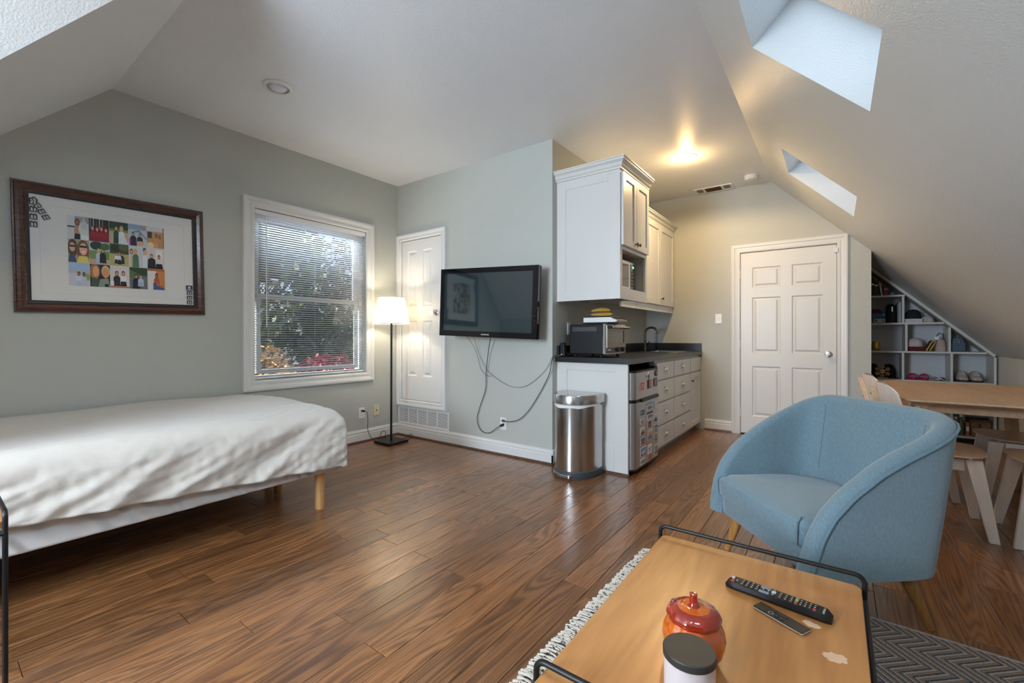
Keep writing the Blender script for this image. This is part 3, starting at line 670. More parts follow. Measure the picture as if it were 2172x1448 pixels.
# ---- painted prints: unit-square shapes with flat colours
def srgb(r, g_, b): return tuple(((c / 255) / 12.92 if c / 255 <= 0.04045 else ((c / 255 + 0.055) / 1.055) ** 2.4) for c in (r, g_, b))
class P:
    """a flat print made of coloured polygons on plane map m over rectangle r"""
    def __init__(s, m, r, d): s.m = m; s.r = r; s.d = d; s.g = G(); s.n = 0
    def poly(s, pts, col):
        u0, u1, v0, v1 = s.r; s.n += 1; d = s.d + 0.00012 * s.n
        cl = lambda t: min(1, max(0, t))
        s.g.add([s.m(u0 + cl(a) * (u1 - u0), v0 + cl(b) * (v1 - v0), d) for a, b in pts], [tuple(range(len(pts)))], srgb(*col)); return s
    def rect(s, a, b, c, d, col): return s.poly([(a, c), (b, c), (b, d), (a, d)], col)
    def ell(s, cx, cy, rx, ry, col, n=14): return s.poly([(cx + rx * math.cos(2 * math.pi * k / n), cy + ry * math.sin(2 * math.pi * k / n)) for k in range(n)], col)
    def person(s, x, top, h, skin, hair, top_c, low_c=None, w=0.16):
        """hair, neck, body, legs, face"""
        hd = 0.20 * h
        s.ell(x, top - hd * 0.62, hd * 0.62, hd * 0.85, hair)
        s.poly([(x - w, top - h), (x - w * 0.9, top - hd * 1.9), (x - w * 0.5, top - hd * 1.35), (x + w * 0.5, top - hd * 1.35), (x + w * 0.9, top - hd * 1.9), (x + w, top - h)], top_c)
        if low_c: s.poly([(x - w * 1.05, top - h), (x - w * 0.8, top - h * 0.62), (x + w * 0.8, top - h * 0.62), (x + w * 1.05, top - h)], low_c)
        s.ell(x, top - hd * 0.68, hd * 0.40, hd * 0.52, skin); return s
    def base(s, th, col=(240, 240, 236)):
        u0, u1, v0, v1 = s.r; m = s.m
        vs = [m(u0, v0, s.d - th), m(u1, v0, s.d - th), m(u1, v1, s.d - th), m(u0, v1, s.d - th), m(u0, v0, s.d), m(u1, v0, s.d), m(u1, v1, s.d), m(u0, v1, s.d)]
        s.g.add(vs, [(3, 2, 1, 0), (4, 5, 6, 7), (0, 1, 5, 4), (1, 2, 6, 5), (2, 3, 7, 6), (3, 0, 4, 7)], srgb(*col)); return s
    def build(s, name, parent=None, **k): return s.g.build(name, 'print', parent, recalc=False, **k)

# ---- fridge magnets, one thing each
mM = lambda u, v, d: Vector((FX + d, u, v))
def magnet(label, u, v, w, h, painter, th=0.004, bg=(230, 230, 226)):
    p = P(mM, (u - w / 2, u + w / 2, v - h / 2, v + h / 2), th + 0.0004); p.base(th, bg); painter(p)
    return tag(p.build('fridge_magnet'), label, 'magnet', 'magnets on the mini fridge')
magnet('pink patterned card magnet on the freezer door', 3.592, 0.705, 0.085, 0.075, lambda p: p.rect(.1, .9, .08, .92, (196, 70, 80)).ell(.5, .5, .26, .3, (232, 170, 170)).ell(.5, .5, .12, .15, (190, 60, 70)), bg=(225, 170, 170))
magnet('red and black card magnet on the freezer door', 3.768, 0.708, 0.085, 0.075, lambda p: p.rect(0, .3, 0, 1, (40, 20, 22)).rect(.3, 1, 0, 1, (190, 62, 64)).rect(.45, .9, .3, .45, (230, 150, 140)).rect(.45, .9, .6, .75, (230, 150, 140)), bg=(60, 20, 24))
magnet('brown and grey picture magnet on the freezer door', 3.920, 0.712, 0.080, 0.072, lambda p: p.rect(0, 1, .5, 1, (108, 82, 66)).rect(0, 1, 0, .5, (80, 78, 80)).rect(.3, .7, .1, .9, (170, 120, 96)), bg=(70, 60, 56))
g = G(); cu_, cv_ = 3.735, 0.775
st_ = [(cu_ + (0.058 if k % 2 == 0 else 0.028) * math.sin(math.pi * k / 5 + .15), cv_ + (0.042 if k % 2 == 0 else 0.020) * math.cos(math.pi * k / 5 + .15)) for k in range(10)]
t = thing('star_magnet', 'white and blue lettered star magnet on the freezer door', 'magnet', (FX, cu_, cv_ - 0.04), 'magnets on the mini fridge')
G().prism([mM(a, b, 0.0003) for a, b in st_], (0.006, 0, 0)).build('star', 'whiteplastic', t)
G().prism([mM(cu_ + (a - cu_) * .72, cv_ + (b - cv_) * .72, 0.0063) for a, b in st_], (0.001, 0, 0)).build('star_print', mat('navy_print', (0.03, 0.07, 0.14), 0.4), t)
t = thing('flower_magnet', 'dark brown flower-shaped magnet on the freezer door', 'magnet', (FX, 3.94, 0.77), 'magnets on the mini fridge')
fl_ = [(3.94 + (0.040 if (k // 2) % 2 == 0 else 0.026) * math.cos(2 * math.pi * k / 24), 0.792 + (0.030 if (k // 2) % 2 == 0 else 0.020) * math.sin(2 * math.pi * k / 24)) for k in range(24)]
G().prism([mM(a, b, 0.0003) for a, b in fl_], (0.006, 0, 0)).build('petals', mat('dark_brown', (0.05, 0.025, 0.02), 0.5), t)
G().prism([mM(3.94 + 0.016 * math.cos(k), 0.792 + 0.012 * math.sin(k), 0.0063) for k in [2 * math.pi * q / 12 for q in range(12)]], (0.002, 0, 0)).build('flower_centre', mat('tan_centre', (0.45, 0.30, 0.22), 0.5), t)
def plate_p(c1):
    def f(p): p.rect(0, 1, .74, 1, c1).rect(.15, .30, .22, .62, (70, 78, 98)).rect(.36, .50, .22, .62, (70, 78, 98)).rect(.56, .70, .22, .62, (70, 78, 98)).rect(.75, .87, .22, .62, (70, 78, 98)).rect(.1, .9, .06, .12, (140, 146, 160))
    return f
def scene_p(sky, mid, low, obj):
    def f(p): p.rect(.06, .94, .06, .94, sky).rect(.06, .94, .06, .5, mid).rect(.06, .94, .06, .26, low).poly([(.25, .2), (.38, .72), (.5, .4), (.62, .8), (.78, .2)], obj)
    return f
mags = [
 ('white licence plate magnet with a light blue band on the fridge door', 3.768, 0.512, .155, .072, plate_p((88, 172, 206))),
 ('white licence plate magnet with a navy band below the light blue one', 3.775, 0.435, .155, .070, plate_p((44, 56, 96))),
 ('small navy magnet with white squares beside the licence plates', 3.590, 0.487, .105, .040, lambda p: p.rect(0, 1, 0, 1, (38, 50, 92)).rect(.1, .42, .2, .8, (170, 178, 200)).rect(.55, .9, .2, .8, (120, 130, 170))),
 ('small white blank note magnet beside the licence plates', 3.930, 0.510, .075, .065, lambda p: p.rect(.15, .85, .15, .85, (212, 210, 206))),
 ('grey owl-like round picture magnet on the fridge door', 3.588, 0.415, .090, .044, lambda p: p.ell(.5, .45, .42, .42, (128, 118, 96)).ell(.35, .55, .12, .16, (222, 214, 190)).ell(.65, .55, .12, .16, (222, 214, 190)), ),
 ('white magnet with a brown car picture on the fridge door', 3.592, 0.330, .100, .062, scene_p((216, 212, 206), (180, 160, 140), (120, 90, 66), (92, 50, 40))),
 ('dark red picture magnet on the fridge door', 3.765, 0.362, .090, .062, scene_p((90, 26, 30), (132, 30, 34), (60, 22, 24), (196, 90, 80))),
 ('white and teal city picture magnet on the fridge door', 3.922, 0.392, .088, .072, scene_p((200, 212, 216), (120, 150, 160), (50, 70, 84), (36, 48, 60))),
 ('blue picture magnet with red rooftops on the fridge door', 3.600, 0.248, .108, .060, scene_p((70, 112, 168), (150, 170, 190), (160, 56, 44), (190, 70, 50))),
 ('tall sunset-coloured beach picture magnet on the fridge door', 3.775, 0.270, .115, .082, scene_p((226, 186, 120), (150, 150, 190), (90, 100, 150), (170, 120, 150))),
 ('small blue waterfront picture magnet on the fridge door', 3.930, 0.305, .075, .056, scene_p((70, 110, 180), (110, 140, 190), (40, 60, 100), (190, 200, 215))),
 ('wide blue coast picture magnet on the fridge door', 3.610, 0.160, .130, .072, scene_p((96, 160, 216), (130, 180, 216), (52, 84, 120), (216, 224, 230))),
 ('grey and brown portrait picture magnet on the fridge door', 3.925, 0.222, .080, .070, scene_p((150, 140, 130), (96, 88, 80), (60, 56, 52), (196, 176, 156))),
 ('white magnet with black handwriting on the fridge door', 3.768, 0.146, .110, .074, lambda p: p.rect(.05, .95, .05, .95, (236, 234, 228)).poly([(.1, .55), (.3, .75), (.5, .5), (.7, .72), (.9, .5), (.7, .6), (.5, .4), (.3, .62)], (30, 30, 34)).poly([(.15, .25), (.5, .4), (.85, .22), (.5, .32)], (50, 50, 54))),
 ('red magnet with white border lines low on the fridge door', 3.775, 0.078, .100, .060, lambda p: p.rect(.04, .96, .06, .94, (178, 44, 50)).rect(.15, .85, .62, .70, (236, 200, 196)).rect(.15, .85, .30, .38, (236, 200, 196))),
 ('white letter-print magnet low on the fridge door', 3.600, 0.078, .110, .052, lambda p: p.rect(.08, .24, .2, .8, (120, 110, 120)).rect(.3, .46, .2, .8, (120, 110, 120)).rect(.52, .68, .2, .8, (120, 110, 120)).rect(.74, .92, .2, .8, (120, 110, 120))),
 ('blue and white harbour picture magnet low on the fridge door', 3.935, 0.112, .085, .084, scene_p((120, 160, 210), (200, 210, 216), (60, 80, 130), (190, 70, 60))),
]
for lab, u, v, w, h, f in mags: magnet(lab, u, v, w, h, f)

# ---- wall cabinets
t = thing('microwave_cabinet', 'deep white wall cabinet with crown moulding and a microwave niche', 'cabinet', (-1.69, 3.69, 1.425))
XU = -1.40; UY0, UY1, UZ0, UZ1 = YP, 4.005, 1.425, 2.485
mU = lambda u, v, d: Vector((XU + d, u, v))
g = G()
g.box(XK + 0.001, XU - 0.02, UY0 + 0.008, UY0 + 0.026, UZ0 + 0.03, UZ1).box(XK + 0.001, XU - 0.02, UY1 - 0.018, UY1, UZ0 + 0.03, UZ1)
g.box(XK + 0.001, XU - 0.02, UY0 + 0.026, UY1 - 0.018, 1.50, 1.518).box(XK + 0.001, XU - 0.02, UY0 + 0.026, UY1 - 0.018, 1.835, 1.853).box(XK + 0.001, XU - 0.02, UY0 + 0.026, UY1 - 0.018, UZ1 - 0.018, UZ1).box(XK + 0.001, XK + 0.012, UY0 + 0.026, UY1 - 0.018, 1.518, UZ1 - 0.018)
g.build('carcass', 'cabin', t)
g = G(); fs_ = 0.045
g.mbox(mU, UY0, UY0 + fs_, UZ0, UZ1, -0.02, 0).mbox(mU, UY1 - fs_, UY1, UZ0, UZ1, -0.02, 0).mbox(mU, UY0 + fs_, UY1 - fs_, UZ0, 1.518, -0.02, 0).mbox(mU, UY0 + fs_, UY1 - fs_, 1.83, 1.90, -0.02, 0).mbox(mU, UY0 + fs_, UY1 - fs_, UZ1 - 0.05, UZ1, -0.02, 0)
g.build('face_frame', 'cab', t)
g = G(); mS = lambda u, v, d: Vector((u, UY0 - d, v))
a0, a1 = XK + 0.001, XU - 0.02
g.mbox(mS, a0, a0 + 0.09, UZ0, UZ1, -0.0078, 0).mbox(mS, a1 - 0.085, a1, UZ0, UZ1, -0.0078, 0).mbox(mS, a0 + 0.09, a1 - 0.085, UZ0, UZ0 + 0.09, -0.0078, 0).mbox(mS, a0 + 0.09, a1 - 0.085, UZ1 - 0.09, UZ1, -0.0078, 0)
g.build('side_frame', 'cab', t, bevel=0.0015)
G().mbox(mS, a0 + 0.09, a1 - 0.085, UZ0 + 0.09, UZ1 - 0.09, -0.0078, -0.0055).build('side_panel', 'cab', t)
crown = [(0.0, 0.0), (0.012, 0.0), (0.014, 0.012), (0.024, 0.022), (0.034, 0.045), (0.052, 0.060), (0.054, 0.072), (0.060, 0.074), (0.060, 0.084), (0.0, 0.084)]
def crown_run(g, x0, x1, y0, y1, z, ret=True):
    """crown along the front (x1, facing +x) and, if ret, along the near side (y0)"""
    pts = []
    for o_, h_ in crown:
        ring = ([(x0, y0 - o_, z + h_)] if ret else []) + [(x1 + o_, y0 - (o_ if ret else 0), z + h_), (x1 + o_, y1 + 0.0, z + h_)]
        pts.append(ring)
    n = len(pts[0]); vs = [p for r_ in pts for p in r_]; fs = []
    m_ = len(pts)
    for i in range(m_):
        j = (i + 1) % m_
        for k in range(n - 1): fs.append((i * n + k, i * n + k + 1, j * n + k + 1, j * n + k))
    fs += [tuple(i * n for i in range(m_)), tuple(i * n + n - 1 for i in range(m_))]
    g.add(vs, fs); return g
crown_run(G(), XK + 0.001, XU, UY0, UY1 + 0.03, UZ1 - 0.012).build('crown_moulding', 'cab', t)
B(XK + 0.001, XU, UY0, UY1, UZ1, UZ1 + 0.01).build('top_board', 'cab', t)
ym = (UY0 + UY1) / 2
for (ya, yb, ky) in ((UY0 + 0.020, ym - 0.002, ym - 0.030), (ym + 0.002, UY1 - 0.008, ym + 0.030)):
    d_ = shaker(G(), mU, ya, yb, 1.862, UZ1 - 0.030, 0.001, 0.055).build('door', 'cab', t, bevel=0.0015)
    small_knob(d_, (XU + 0.020, ky, 1.905), (1, 0, 0))
t = thing('microwave', 'small stainless and black microwave sitting in the wall cabinet niche', 'microwave', (-1.66, 3.64, 1.519))
MY0, MY1 = 3.425, 3.88; mm = lambda u, v, d: Vector((-1.475 + d, u, v))
B(-1.90, -1.476, MY0, MY1, 1.5195, 1.775).build('body', 'greyplastic', t, bevel=0.005)
G().mbox(mm, MY0, MY1, 1.5195, 1.775, 0, 0.012).build('front', 'steel', t, bevel=0.003)
G().mbox(mm, MY0 + 0.03, MY0 + 0.29, 1.55, 1.745, 0.0122, 0.016).build('door_window', 'gloss', t, bevel=0.002)
cp = G().mbox(mm, MY1 - 0.115, MY1 - 0.02, 1.535, 1.755, 0.0122, 0.015).build('control_panel', 'gloss', t, bevel=0.002)
G().mbox(mm, MY1 - 0.09, MY1 - 0.045, 1.722, 1.742, 0.0152, 0.0158).build('display', emit('clock_green', (0.2, 0.75, 0.5), 0.6), cp)
for i in range(5):
    for j in range(3): G().mbox(mm, MY1 - 0.107 + j * 0.028, MY1 - 0.086 + j * 0.028, 1.56 + i * 0.03, 1.575 + i * 0.03, 0.0152, 0.0162).build('button', 'greyplastic', cp)
t = thing('wall_cabinet', 'shallow white wall cabinet with tall panelled doors above the sink', 'cabinet', (-1.81, 4.83, 1.41))
XV = -1.650; mV = lambda u, v, d: Vector((XV + d, u, v)); VY0, VY1 = 4.0065, YF - 0.002
B(XK + 0.001, XV, VY0, VY1, 1.475, 2.42).build('carcass', 'cab', t)
g = G().mbox(mV, VY0, VY1, 1.405, 1.475, -0.018, 0); g.build('light_rail', 'cab', t)
crown_run(G(), XK + 0.001, XV, VY0, VY1 - 0.002, 2.405, ret=False).build('crown_moulding', 'cab', t)
for ya, yb, ky in ((VY0 + 0.02, 4.555, 4.525), (4.560, 5.112, None), (5.118, VY1 - 0.02, 5.155)):
    d_ = shaker(G(), mV, ya, yb, 1.482, 2.40, 0.0006, 0.06, rec=0.009).build('door', 'cab', t, bevel=0.0015)
    if ky: small_knob(d_, (XV + 0.020, ky, 1.555), (1, 0, 0))
for yy in (4.42, 5.115): G().mbox(mV, yy - 0.008, yy + 0.008, 1.405, 1.475, 0.0002, 0.004).build('seam_strip', 'cab', t)

# ---- things on the counter
t = thing('toaster_oven', 'black toaster oven with a stainless glass-door front on the countertop', 'toaster oven', (-1.72, 3.66, 0.9405))
OX0, OX1, OY0, OY1, OZ0, OZ1 = -1.905, -1.560, 3.455, 3.885, 0.965, 1.222
B(OX0, OX1 - 0.03, OY0, OY1, OZ0, OZ1).build('body', 'blackplastic', t, bevel=0.008)
mo = lambda u, v, d: Vector((OX1 + d, u, v))
B(OX1 - 0.0298, OX1, OY0 - 0.004, OY1 + 0.004, OZ0 - 0.004, OZ1 + 0.003).build('front_bezel', 'steel', t, bevel=0.008)
G().mbox(mo, OY0 + 0.012, OY1 - 0.012, OZ0 + 0.008, OZ0 + 0.068, 0.0002, 0.003).build('control_strip', mat('oven_strip', (0.10, 0.085, 0.07), 0.35, metal=0.6), t)
dr = G().mframe(mo, (OY0 + 0.05, OY1 - 0.05, OZ0 + 0.095, OZ1 - 0.05), [(0, 0.0004), (0, 0.008), (0.038, 0.008), (0.040, 0.0004)]).build('door', mat('oven_door', (0.20, 0.165, 0.125), 0.3, metal=0.7), t)
G().mbox(mo, OY0 + 0.05, OY1 - 0.05, OZ0 + 0.095, OZ1 - 0.05, 0.0004, 0.003).build('door_glass', mat('oven_glass', (0.13, 0.105, 0.07), 0.08, spec=0.8), dr)
G().cyl((OX1 + 0.045, OY0 + 0.03, OZ1 - 0.022), (OX1 + 0.045, OY1 - 0.03, OZ1 - 0.022), 0.011, n=14).build('handle', 'nickel', dr, smooth=40)
for yy in (OY0 + 0.05, OY1 - 0.05): B(OX1 + 0.0004, OX1 + 0.055, yy - 0.02, yy + 0.02, OZ1 - 0.036, OZ1 - 0.010).build('handle_bracket', 'blackplastic', dr, bevel=0.005)
for yy in (OY0 + 0.235, OY0 + 0.355): G().cyl((OX1 + 0.003, yy, OZ0 + 0.038), (OX1 + 0.022, yy, OZ0 + 0.038), 0.019, 0.016, 18).build('dial', 'blackplastic', t, smooth=40)
G().mbox(mo, OY0 + 0.03, OY0 + 0.10, OZ0 + 0.034, OZ0 + 0.042, 0.0032, 0.0036).build('name_strip', 'nickel', t)
g = G()
for i in range(5):
    for j in range(34):
        xx = OX0 + 0.03 + j * 0.0068 + (0.0034 if i % 2 else 0); z_ = OZ1 - 0.028 - i * 0.0075
        g.box(xx, xx + 0.0034, OY0 - 0.0006, OY0 - 0.0001, z_, z_ + 0.0034)
o = g.build('vent_holes', mat('vent_grey', (0.25, 0.25, 0.25), 0.5), t); o['kind'] = 'stuff'
for xx in (OX0 + 0.04, OX1 - 0.06):
    for yy in (OY0 + 0.04, OY1 - 0.04): G().cyl((xx, yy, 0.9405), (xx, yy, OZ0), 0.014, n=12).build('foot', 'blackplastic', t)
t = thing('kitchen_scale', 'white kitchen scale with a black top on the toaster oven', 'scale', (-1.66, 3.62, OZ1))
B(-1.80, -1.56, 3.50, 3.74, OZ1 + 0.003, OZ1 + 0.018).build('base', 'blackplastic', t, bevel=0.004)
G().prism([(-1.795, 3.505, OZ1 + 0.018), (-1.50, 3.505, OZ1 + 0.018), (-1.475, 3.505, OZ1 + 0.030), (-1.545, 3.505, OZ1 + 0.062), (-1.795, 3.505, OZ1 + 0.062)], (0, 0.23, 0)).build('body', 'whiteplastic', t, bevel=0.004)
B(-1.795, -1.546, 3.507, 3.733, OZ1 + 0.0622, OZ1 + 0.069).build('weighing_plate', 'gloss', t, bevel=0.002)
G().add([(-1.541, 3.52, OZ1 + 0.0618), (-1.482, 3.52, OZ1 + 0.0348), (-1.482, 3.72, OZ1 + 0.0348), (-1.541, 3.72, OZ1 + 0.0618)], [(0, 1, 2, 3)]).build('display', 'gloss', t)
bm = mat('banana_skin', (0.52, 0.30, 0.05), 0.5, var=0.55, vscale=16)
for k, (dx, dy, dz, ln, lab) in enumerate(((0, 0.0, 0.0, 0.20, 'lower brown-spotted banana lying on the kitchen scale'), (-0.005, 0.02, 0.032, 0.18, 'upper ripe banana lying on top of the other banana'))):
    t = thing('banana', lab, 'banana', (-1.66, 3.60, OZ1 + 0.07), 'bananas on the scale')
    z_ = OZ1 + 0.0705 + 0.019 + dz
    pts = [(-1.755 + dx + ln * u_, 3.575 + dy + 0.03 * math.sin(math.pi * u_), z_ + 0.012 * math.sin(math.pi * u_) * (k)) for u_ in [q / 14 for q in range(15)]]
    G().tube(pts, lambda u_: 0.006 + 0.0135 * math.sin(math.pi * min(1, max(0, u_))) ** 0.55, 10).build('skin', bm, t, smooth=60)
    G().tube([pts[0], (pts[0][0] - 0.018, pts[0][1] - 0.004, pts[0][2] + 0.008)], 0.005, 6).build('stem', mat('banana_stem', (0.10, 0.06, 0.03), 0.7), t, smooth=60)
# power adapter in the corner and its socket strip
t = thing('power_adapter', 'black power adapter plugged into the backsplash corner by the toaster oven', 'adapter', (-1.95, 3.40, 0.94))
g = G().hexa([(-1.968, 3.385, 0.945), (-1.915, 3.385, 0.945), (-1.915, 3.44, 0.945), (-1.968, 3.44, 0.945)], [(-1.968, 3.395, 1.062), (-1.930, 3.395, 1.062), (-1.930, 3.435, 1.062), (-1.968, 3.435, 1.062)])
g.build('body', 'blackplastic', t, bevel=0.006)
G().tube([(-1.94, 3.40, 0.962), (-1.958, 3.34, 0.95)], 0.006, 8).build('strain_relief', 'whiteplastic', t)

# ------------------------------------------------------------------ trash can
t = thing('trash_can', 'semi-round brushed steel step trash can against the white end panel', 'trash can', (-1.695, 3.20, 0))
def dshape(r, z, cx=-1.713, yb=3.345, k=0.0):
    """half-round outline, flat back towards the end panel"""
    a, b = 0.186 + r, 0.290 + r; pts = []
    n = 28
    for i in range(n + 1):
        th = math.pi + math.pi * i / n
        pts.append((cx + a * math.copysign(abs(math.cos(th)) ** 0.85, math.cos(th)), yb - 0.03 + b * math.sin(th), z))
    pts += [(cx + a - 0.004, yb - 0.008 + r, z), (cx + a - 0.02, yb + r, z), (cx - a + 0.02, yb + r, z), (cx - a + 0.004, yb - 0.008 + r, z)]
    return pts
def dstack(levels):
    g = G(); rs = [dshape(r, z) for r, z in levels]; n = len(rs[0])
    vs = [p for r_ in rs for p in r_]
    fs = [(i * n + k, i * n + (k + 1) % n, (i + 1) * n + (k + 1) % n, (i + 1) * n + k) for i in range(len(rs) - 1) for k in range(n)]
    fs += [tuple(range(n - 1, -1, -1)), tuple(range((len(rs) - 1) * n, len(rs) * n))]
    return g.add(vs, fs)
dstack([(0.002, 0.0), (0.004, 0.004), (0.004, 0.055), (-0.001, 0.062)]).build('base', 'greyplastic', t, smooth=35)
dstack([(-0.004, 0.0622), (-0.004, 0.565)]).build('body', 'steel', t, smooth=35)
dstack([(0.004, 0.583), (0.009, 0.587), (0.009, 0.648), (0.004, 0.656), (-0.05, 0.659)]).build('lid', 'steel', t, smooth=35)
wv = [dshape(0.002, 0.58), [(p[0], p[1], 0.570 - 0.014 * max(0, math.sin(math.pi * i / 28)) + 0.004 * math.sin(i * 0.9)) for i, p in enumerate(dshape(0.001, 0))]]
n = len(wv[0])
G().add(wv[0] + wv[1], [(k, k + 1, n + k + 1, n + k) for k in range(2, 27)]).build('bag_edge', 'whiteplastic', t, smooth=60)
G().prism([(-1.845, 3.075, 0.012), (-1.82, 3.035, 0.012), (-1.74, 2.998, 0.012), (-1.66, 3.0, 0.012), (-1.645, 3.03, 0.012)], (0, 0, 0.030)).build('pedal', 'steel', t, bevel=0.008)

# ------------------------------------------------------------------ television
t = thing('television', 'black flat-screen television tilted on a wall mount', 'television', (0, 0, 0))
TW, TH_ = 1.045, 0.632
mT = lambda u, v, d: Vector((u, -d, v))
G().mbox(mT, -TW / 2, TW / 2, -TH_ / 2, TH_ / 2, -0.055, -0.020).build('back_shell', 'blackplastic', t, bevel=0.008)
G().mframe(mT, (-TW / 2 + 0.038, TW / 2 - 0.055, -TH_ / 2 + 0.052, TH_ / 2 - 0.045), [(0, -0.0198), (0, 0.002), (0.006, 0.006)]).build('screen_lip', 'gloss', t)
g = G(); iu0, iu1, iv0, iv1 = -TW / 2 + 0.038, TW / 2 - 0.055, -TH_ / 2 + 0.052, TH_ / 2 - 0.045
g.mbox(mT, -TW / 2, iu0, -TH_ / 2, TH_ / 2, -0.0198, 0.005).mbox(mT, iu1, TW / 2, -TH_ / 2, TH_ / 2, -0.0198, 0.005).mbox(mT, iu0, iu1, -TH_ / 2, iv0, -0.0198, 0.005).mbox(mT, iu0, iu1, iv1, TH_ / 2, -0.0198, 0.005)
bz = g.build('bezel', 'gloss', t)
G().mbox(mT, iu0, iu1, iv0, iv1, -0.0197, -0.002).build('screen', 'screen', t)
text_mesh('SAMSUNG', 0.019, lambda a, b, c_: mT(a + 0.0, b - TH_ / 2 + 0.024, 0.0054 + c_), 'whiteplastic', 'brand_lettering', bz)
for k in range(3): G().mbox(mT, TW / 2 - 0.030, TW / 2 - 0.026, -0.20 + k * 0.04, -0.196 + k * 0.04, 0.005, 0.0055).build('indicator', emit('red_led', (0.6, 0.02, 0.02), 0.5), bz)
wdir = Vector((1.04, 0.122, -0.038)).normalized(); ndir = Vector((0.117, -0.993, 0.0)).normalized(); up = wdir.cross(-ndir).normalized()
rot = Matrix((wdir, up.cross(wdir), up)).transposed()
t.rotation_euler = rot.to_euler(); t.location = (-2.545, 3.068, 1.426)
tm = thing('television_mount', 'dark metal wall bracket holding the television', 'bracket', (-2.4, YB, 1.4))
B(-2.65, -2.15, YB - 0.012, YB - 0.001, 1.30, 1.55).build('wall_plate', 'blackmetal', tm)
B(-2.45, -2.36, YB - 0.145, YB - 0.012, 1.36, 1.50).build('arm', 'blackmetal', tm)

# cables
def cable(name, label, pts, r, mt='blackplastic', plug=None, cat='cable', n=10, smoothk=8):
    P_ = [Vector(p) for p in pts]; out = []
    for i in range(len(P_) - 1):
        p0 = P_[max(i - 1, 0)]; p1 = P_[i]; p2 = P_[i + 1]; p3 = P_[min(i + 2, len(P_) - 1)]
        for k in range(smoothk):
            s = k / smoothk
            out.append(0.5 * ((2 * p1) + (-p0 + p2) * s + (2 * p0 - 5 * p1 + 4 * p2 - p3) * s * s + (-p0 + 3 * p1 - 3 * p2 + p3) * s ** 3))
    out.append(P_[-1])
    t = thing(name, label, cat, min(pts, key=lambda p: p[2]))
    G().tube(out, r, 7).build('cord', mt, t, smooth=60)
    if plug:
        for a, b, rr in plug: G().cyl(a, b, rr, rr * 0.85, 12).build('plug', mt, t, smooth=40)
    return t
def onB(px, py, d):      # photo pixel to a point d in front of the tv wall
    a = (px - 1086) / 933.76; b = (py - 712.84) / 933.76; c_, s_ = math.cos(math.radians(36.319)), math.sin(math.radians(36.319))
    dx, dy, dz = c_ * a - s_, s_ * a + c_, -b
    k = (YB - d) / dy; return (dx * k, YB - d, 1.12 + dz * k)
cable('television_cable', 'black television power cable looping down to the lower plug on the wall', [onB(1041, 712, .10), onB(1036, 745, .05), onB(1031, 790, .03), onB(1030, 825, .02), onB(1017, 865, .02), onB(1012, 890, .02), onB(1020, 912, .02), onB(1037, 918, .025), onB(1054, 907, .04), onB(1063, 902, .045)], 0.0032,
      plug=[(onB(1061, 903, .045), onB(1068, 899.5, .013), 0.011)])
cable('extension_cord', 'black cord running up from the wall outlet to the kitchen countertop', [onB(1066, 892, .045), onB(1078, 894, .045), onB(1100, 890, .03), onB(1120, 872, .025), onB(1140, 842, .02), onB(1155, 815, .02), onB(1166, 790, .03), (XK + 0.02, YB - 0.03, 0.93), (-1.95, 3.345, 0.955), (-1.945, 3.395, 0.962)], 0.0032,
      plug=[(onB(1066, 892, .045), onB(1068, 892, .013), 0.012)])
cable('antenna_cable', 'thin grey cable sagging from the television towards the countertop', [onB(1005, 712, .09), onB(1014, 745, .03), onB(1030, 780, .02), onB(1050, 800, .015), onB(1080, 818, .012), onB(1110, 820, .012), onB(1135, 806, .012), onB(1160, 780, .015), (XK + 0.012, YB - 0.02, 0.945), (-1.955, 3.35, 0.958)], 0.0018, mat('grey_cable', (0.16, 0.16, 0.16), 0.5))
cable('signal_cable', 'short thin black cable hanging below the television', [onB(990, 712, .10), onB(1005, 735, .04), onB(1014, 760, .02), onB(1020, 782, .015), onB(1032, 796, .012), onB(1043, 797, .012)], 0.0016)

# ------------------------------------------------------------------ floor lamp
lx, ly = -3.775, 2.985
t = thing('floor_lamp', 'black floor lamp with a lit white tapered shade in the corner', 'floor lamp', (lx, ly, 0))
B(lx - 0.125, lx + 0.125, ly - 0.125, ly + 0.125, 0.002, 0.026).build('base', 'blackmetal', t, bevel=0.002)
G().cyl((lx, ly, 0.026), (lx + 0.004, ly, 1.30), 0.011, n=14).build('pole', 'blackmetal', t, smooth=40)
def shade_mat():
    m = D.materials.new('lamp_shade'); m.use_nodes = True; N = m.node_tree.nodes; L = m.node_tree.links
    N.remove(N['Principled BSDF']); d_ = N.new('ShaderNodeBsdfDiffuse'); d_.inputs[0].default_value = (0.85, 0.82, 0.76, 1)
    tr = N.new('ShaderNodeBsdfTranslucent'); tr.inputs[0].default_value = (0.9, 0.84, 0.72, 1)
    mx = N.new('ShaderNodeMixShader'); mx.inputs[0].default_value = 0.55
    L.new(d_.outputs[0], mx.inputs[1]); L.new(tr.outputs[0], mx.inputs[2]); L.new(mx.outputs[0], N['Material Output'].inputs[0]); return m
M['shade'] = shade_mat()
G().lathe((lx + 0.004, ly, 0), [(0.190, 1.252), (0.135, 1.522)], 48).build('shade', 'shade', t, smooth=60)
for r_, z_ in ((0.190, 1.252), (0.135, 1.522)):
    G().tube([(lx + 0.004 + r_ * math.cos(a), ly + r_ * math.sin(a), z_) for a in [2 * math.pi * k / 48 for k in range(48)]], 0.0022, 6, closed=True).build('shade_ring', 'whiteplastic', t, smooth=60)
G().tube([(lx - 0.185, ly, 1.256), (lx + 0.19, ly, 1.256)], 0.002, 6).tube([(lx, ly - 0.185, 1.256), (lx, ly + 0.185, 1.256)], 0.002, 6).build('shade_spider', 'blackmetal', t)
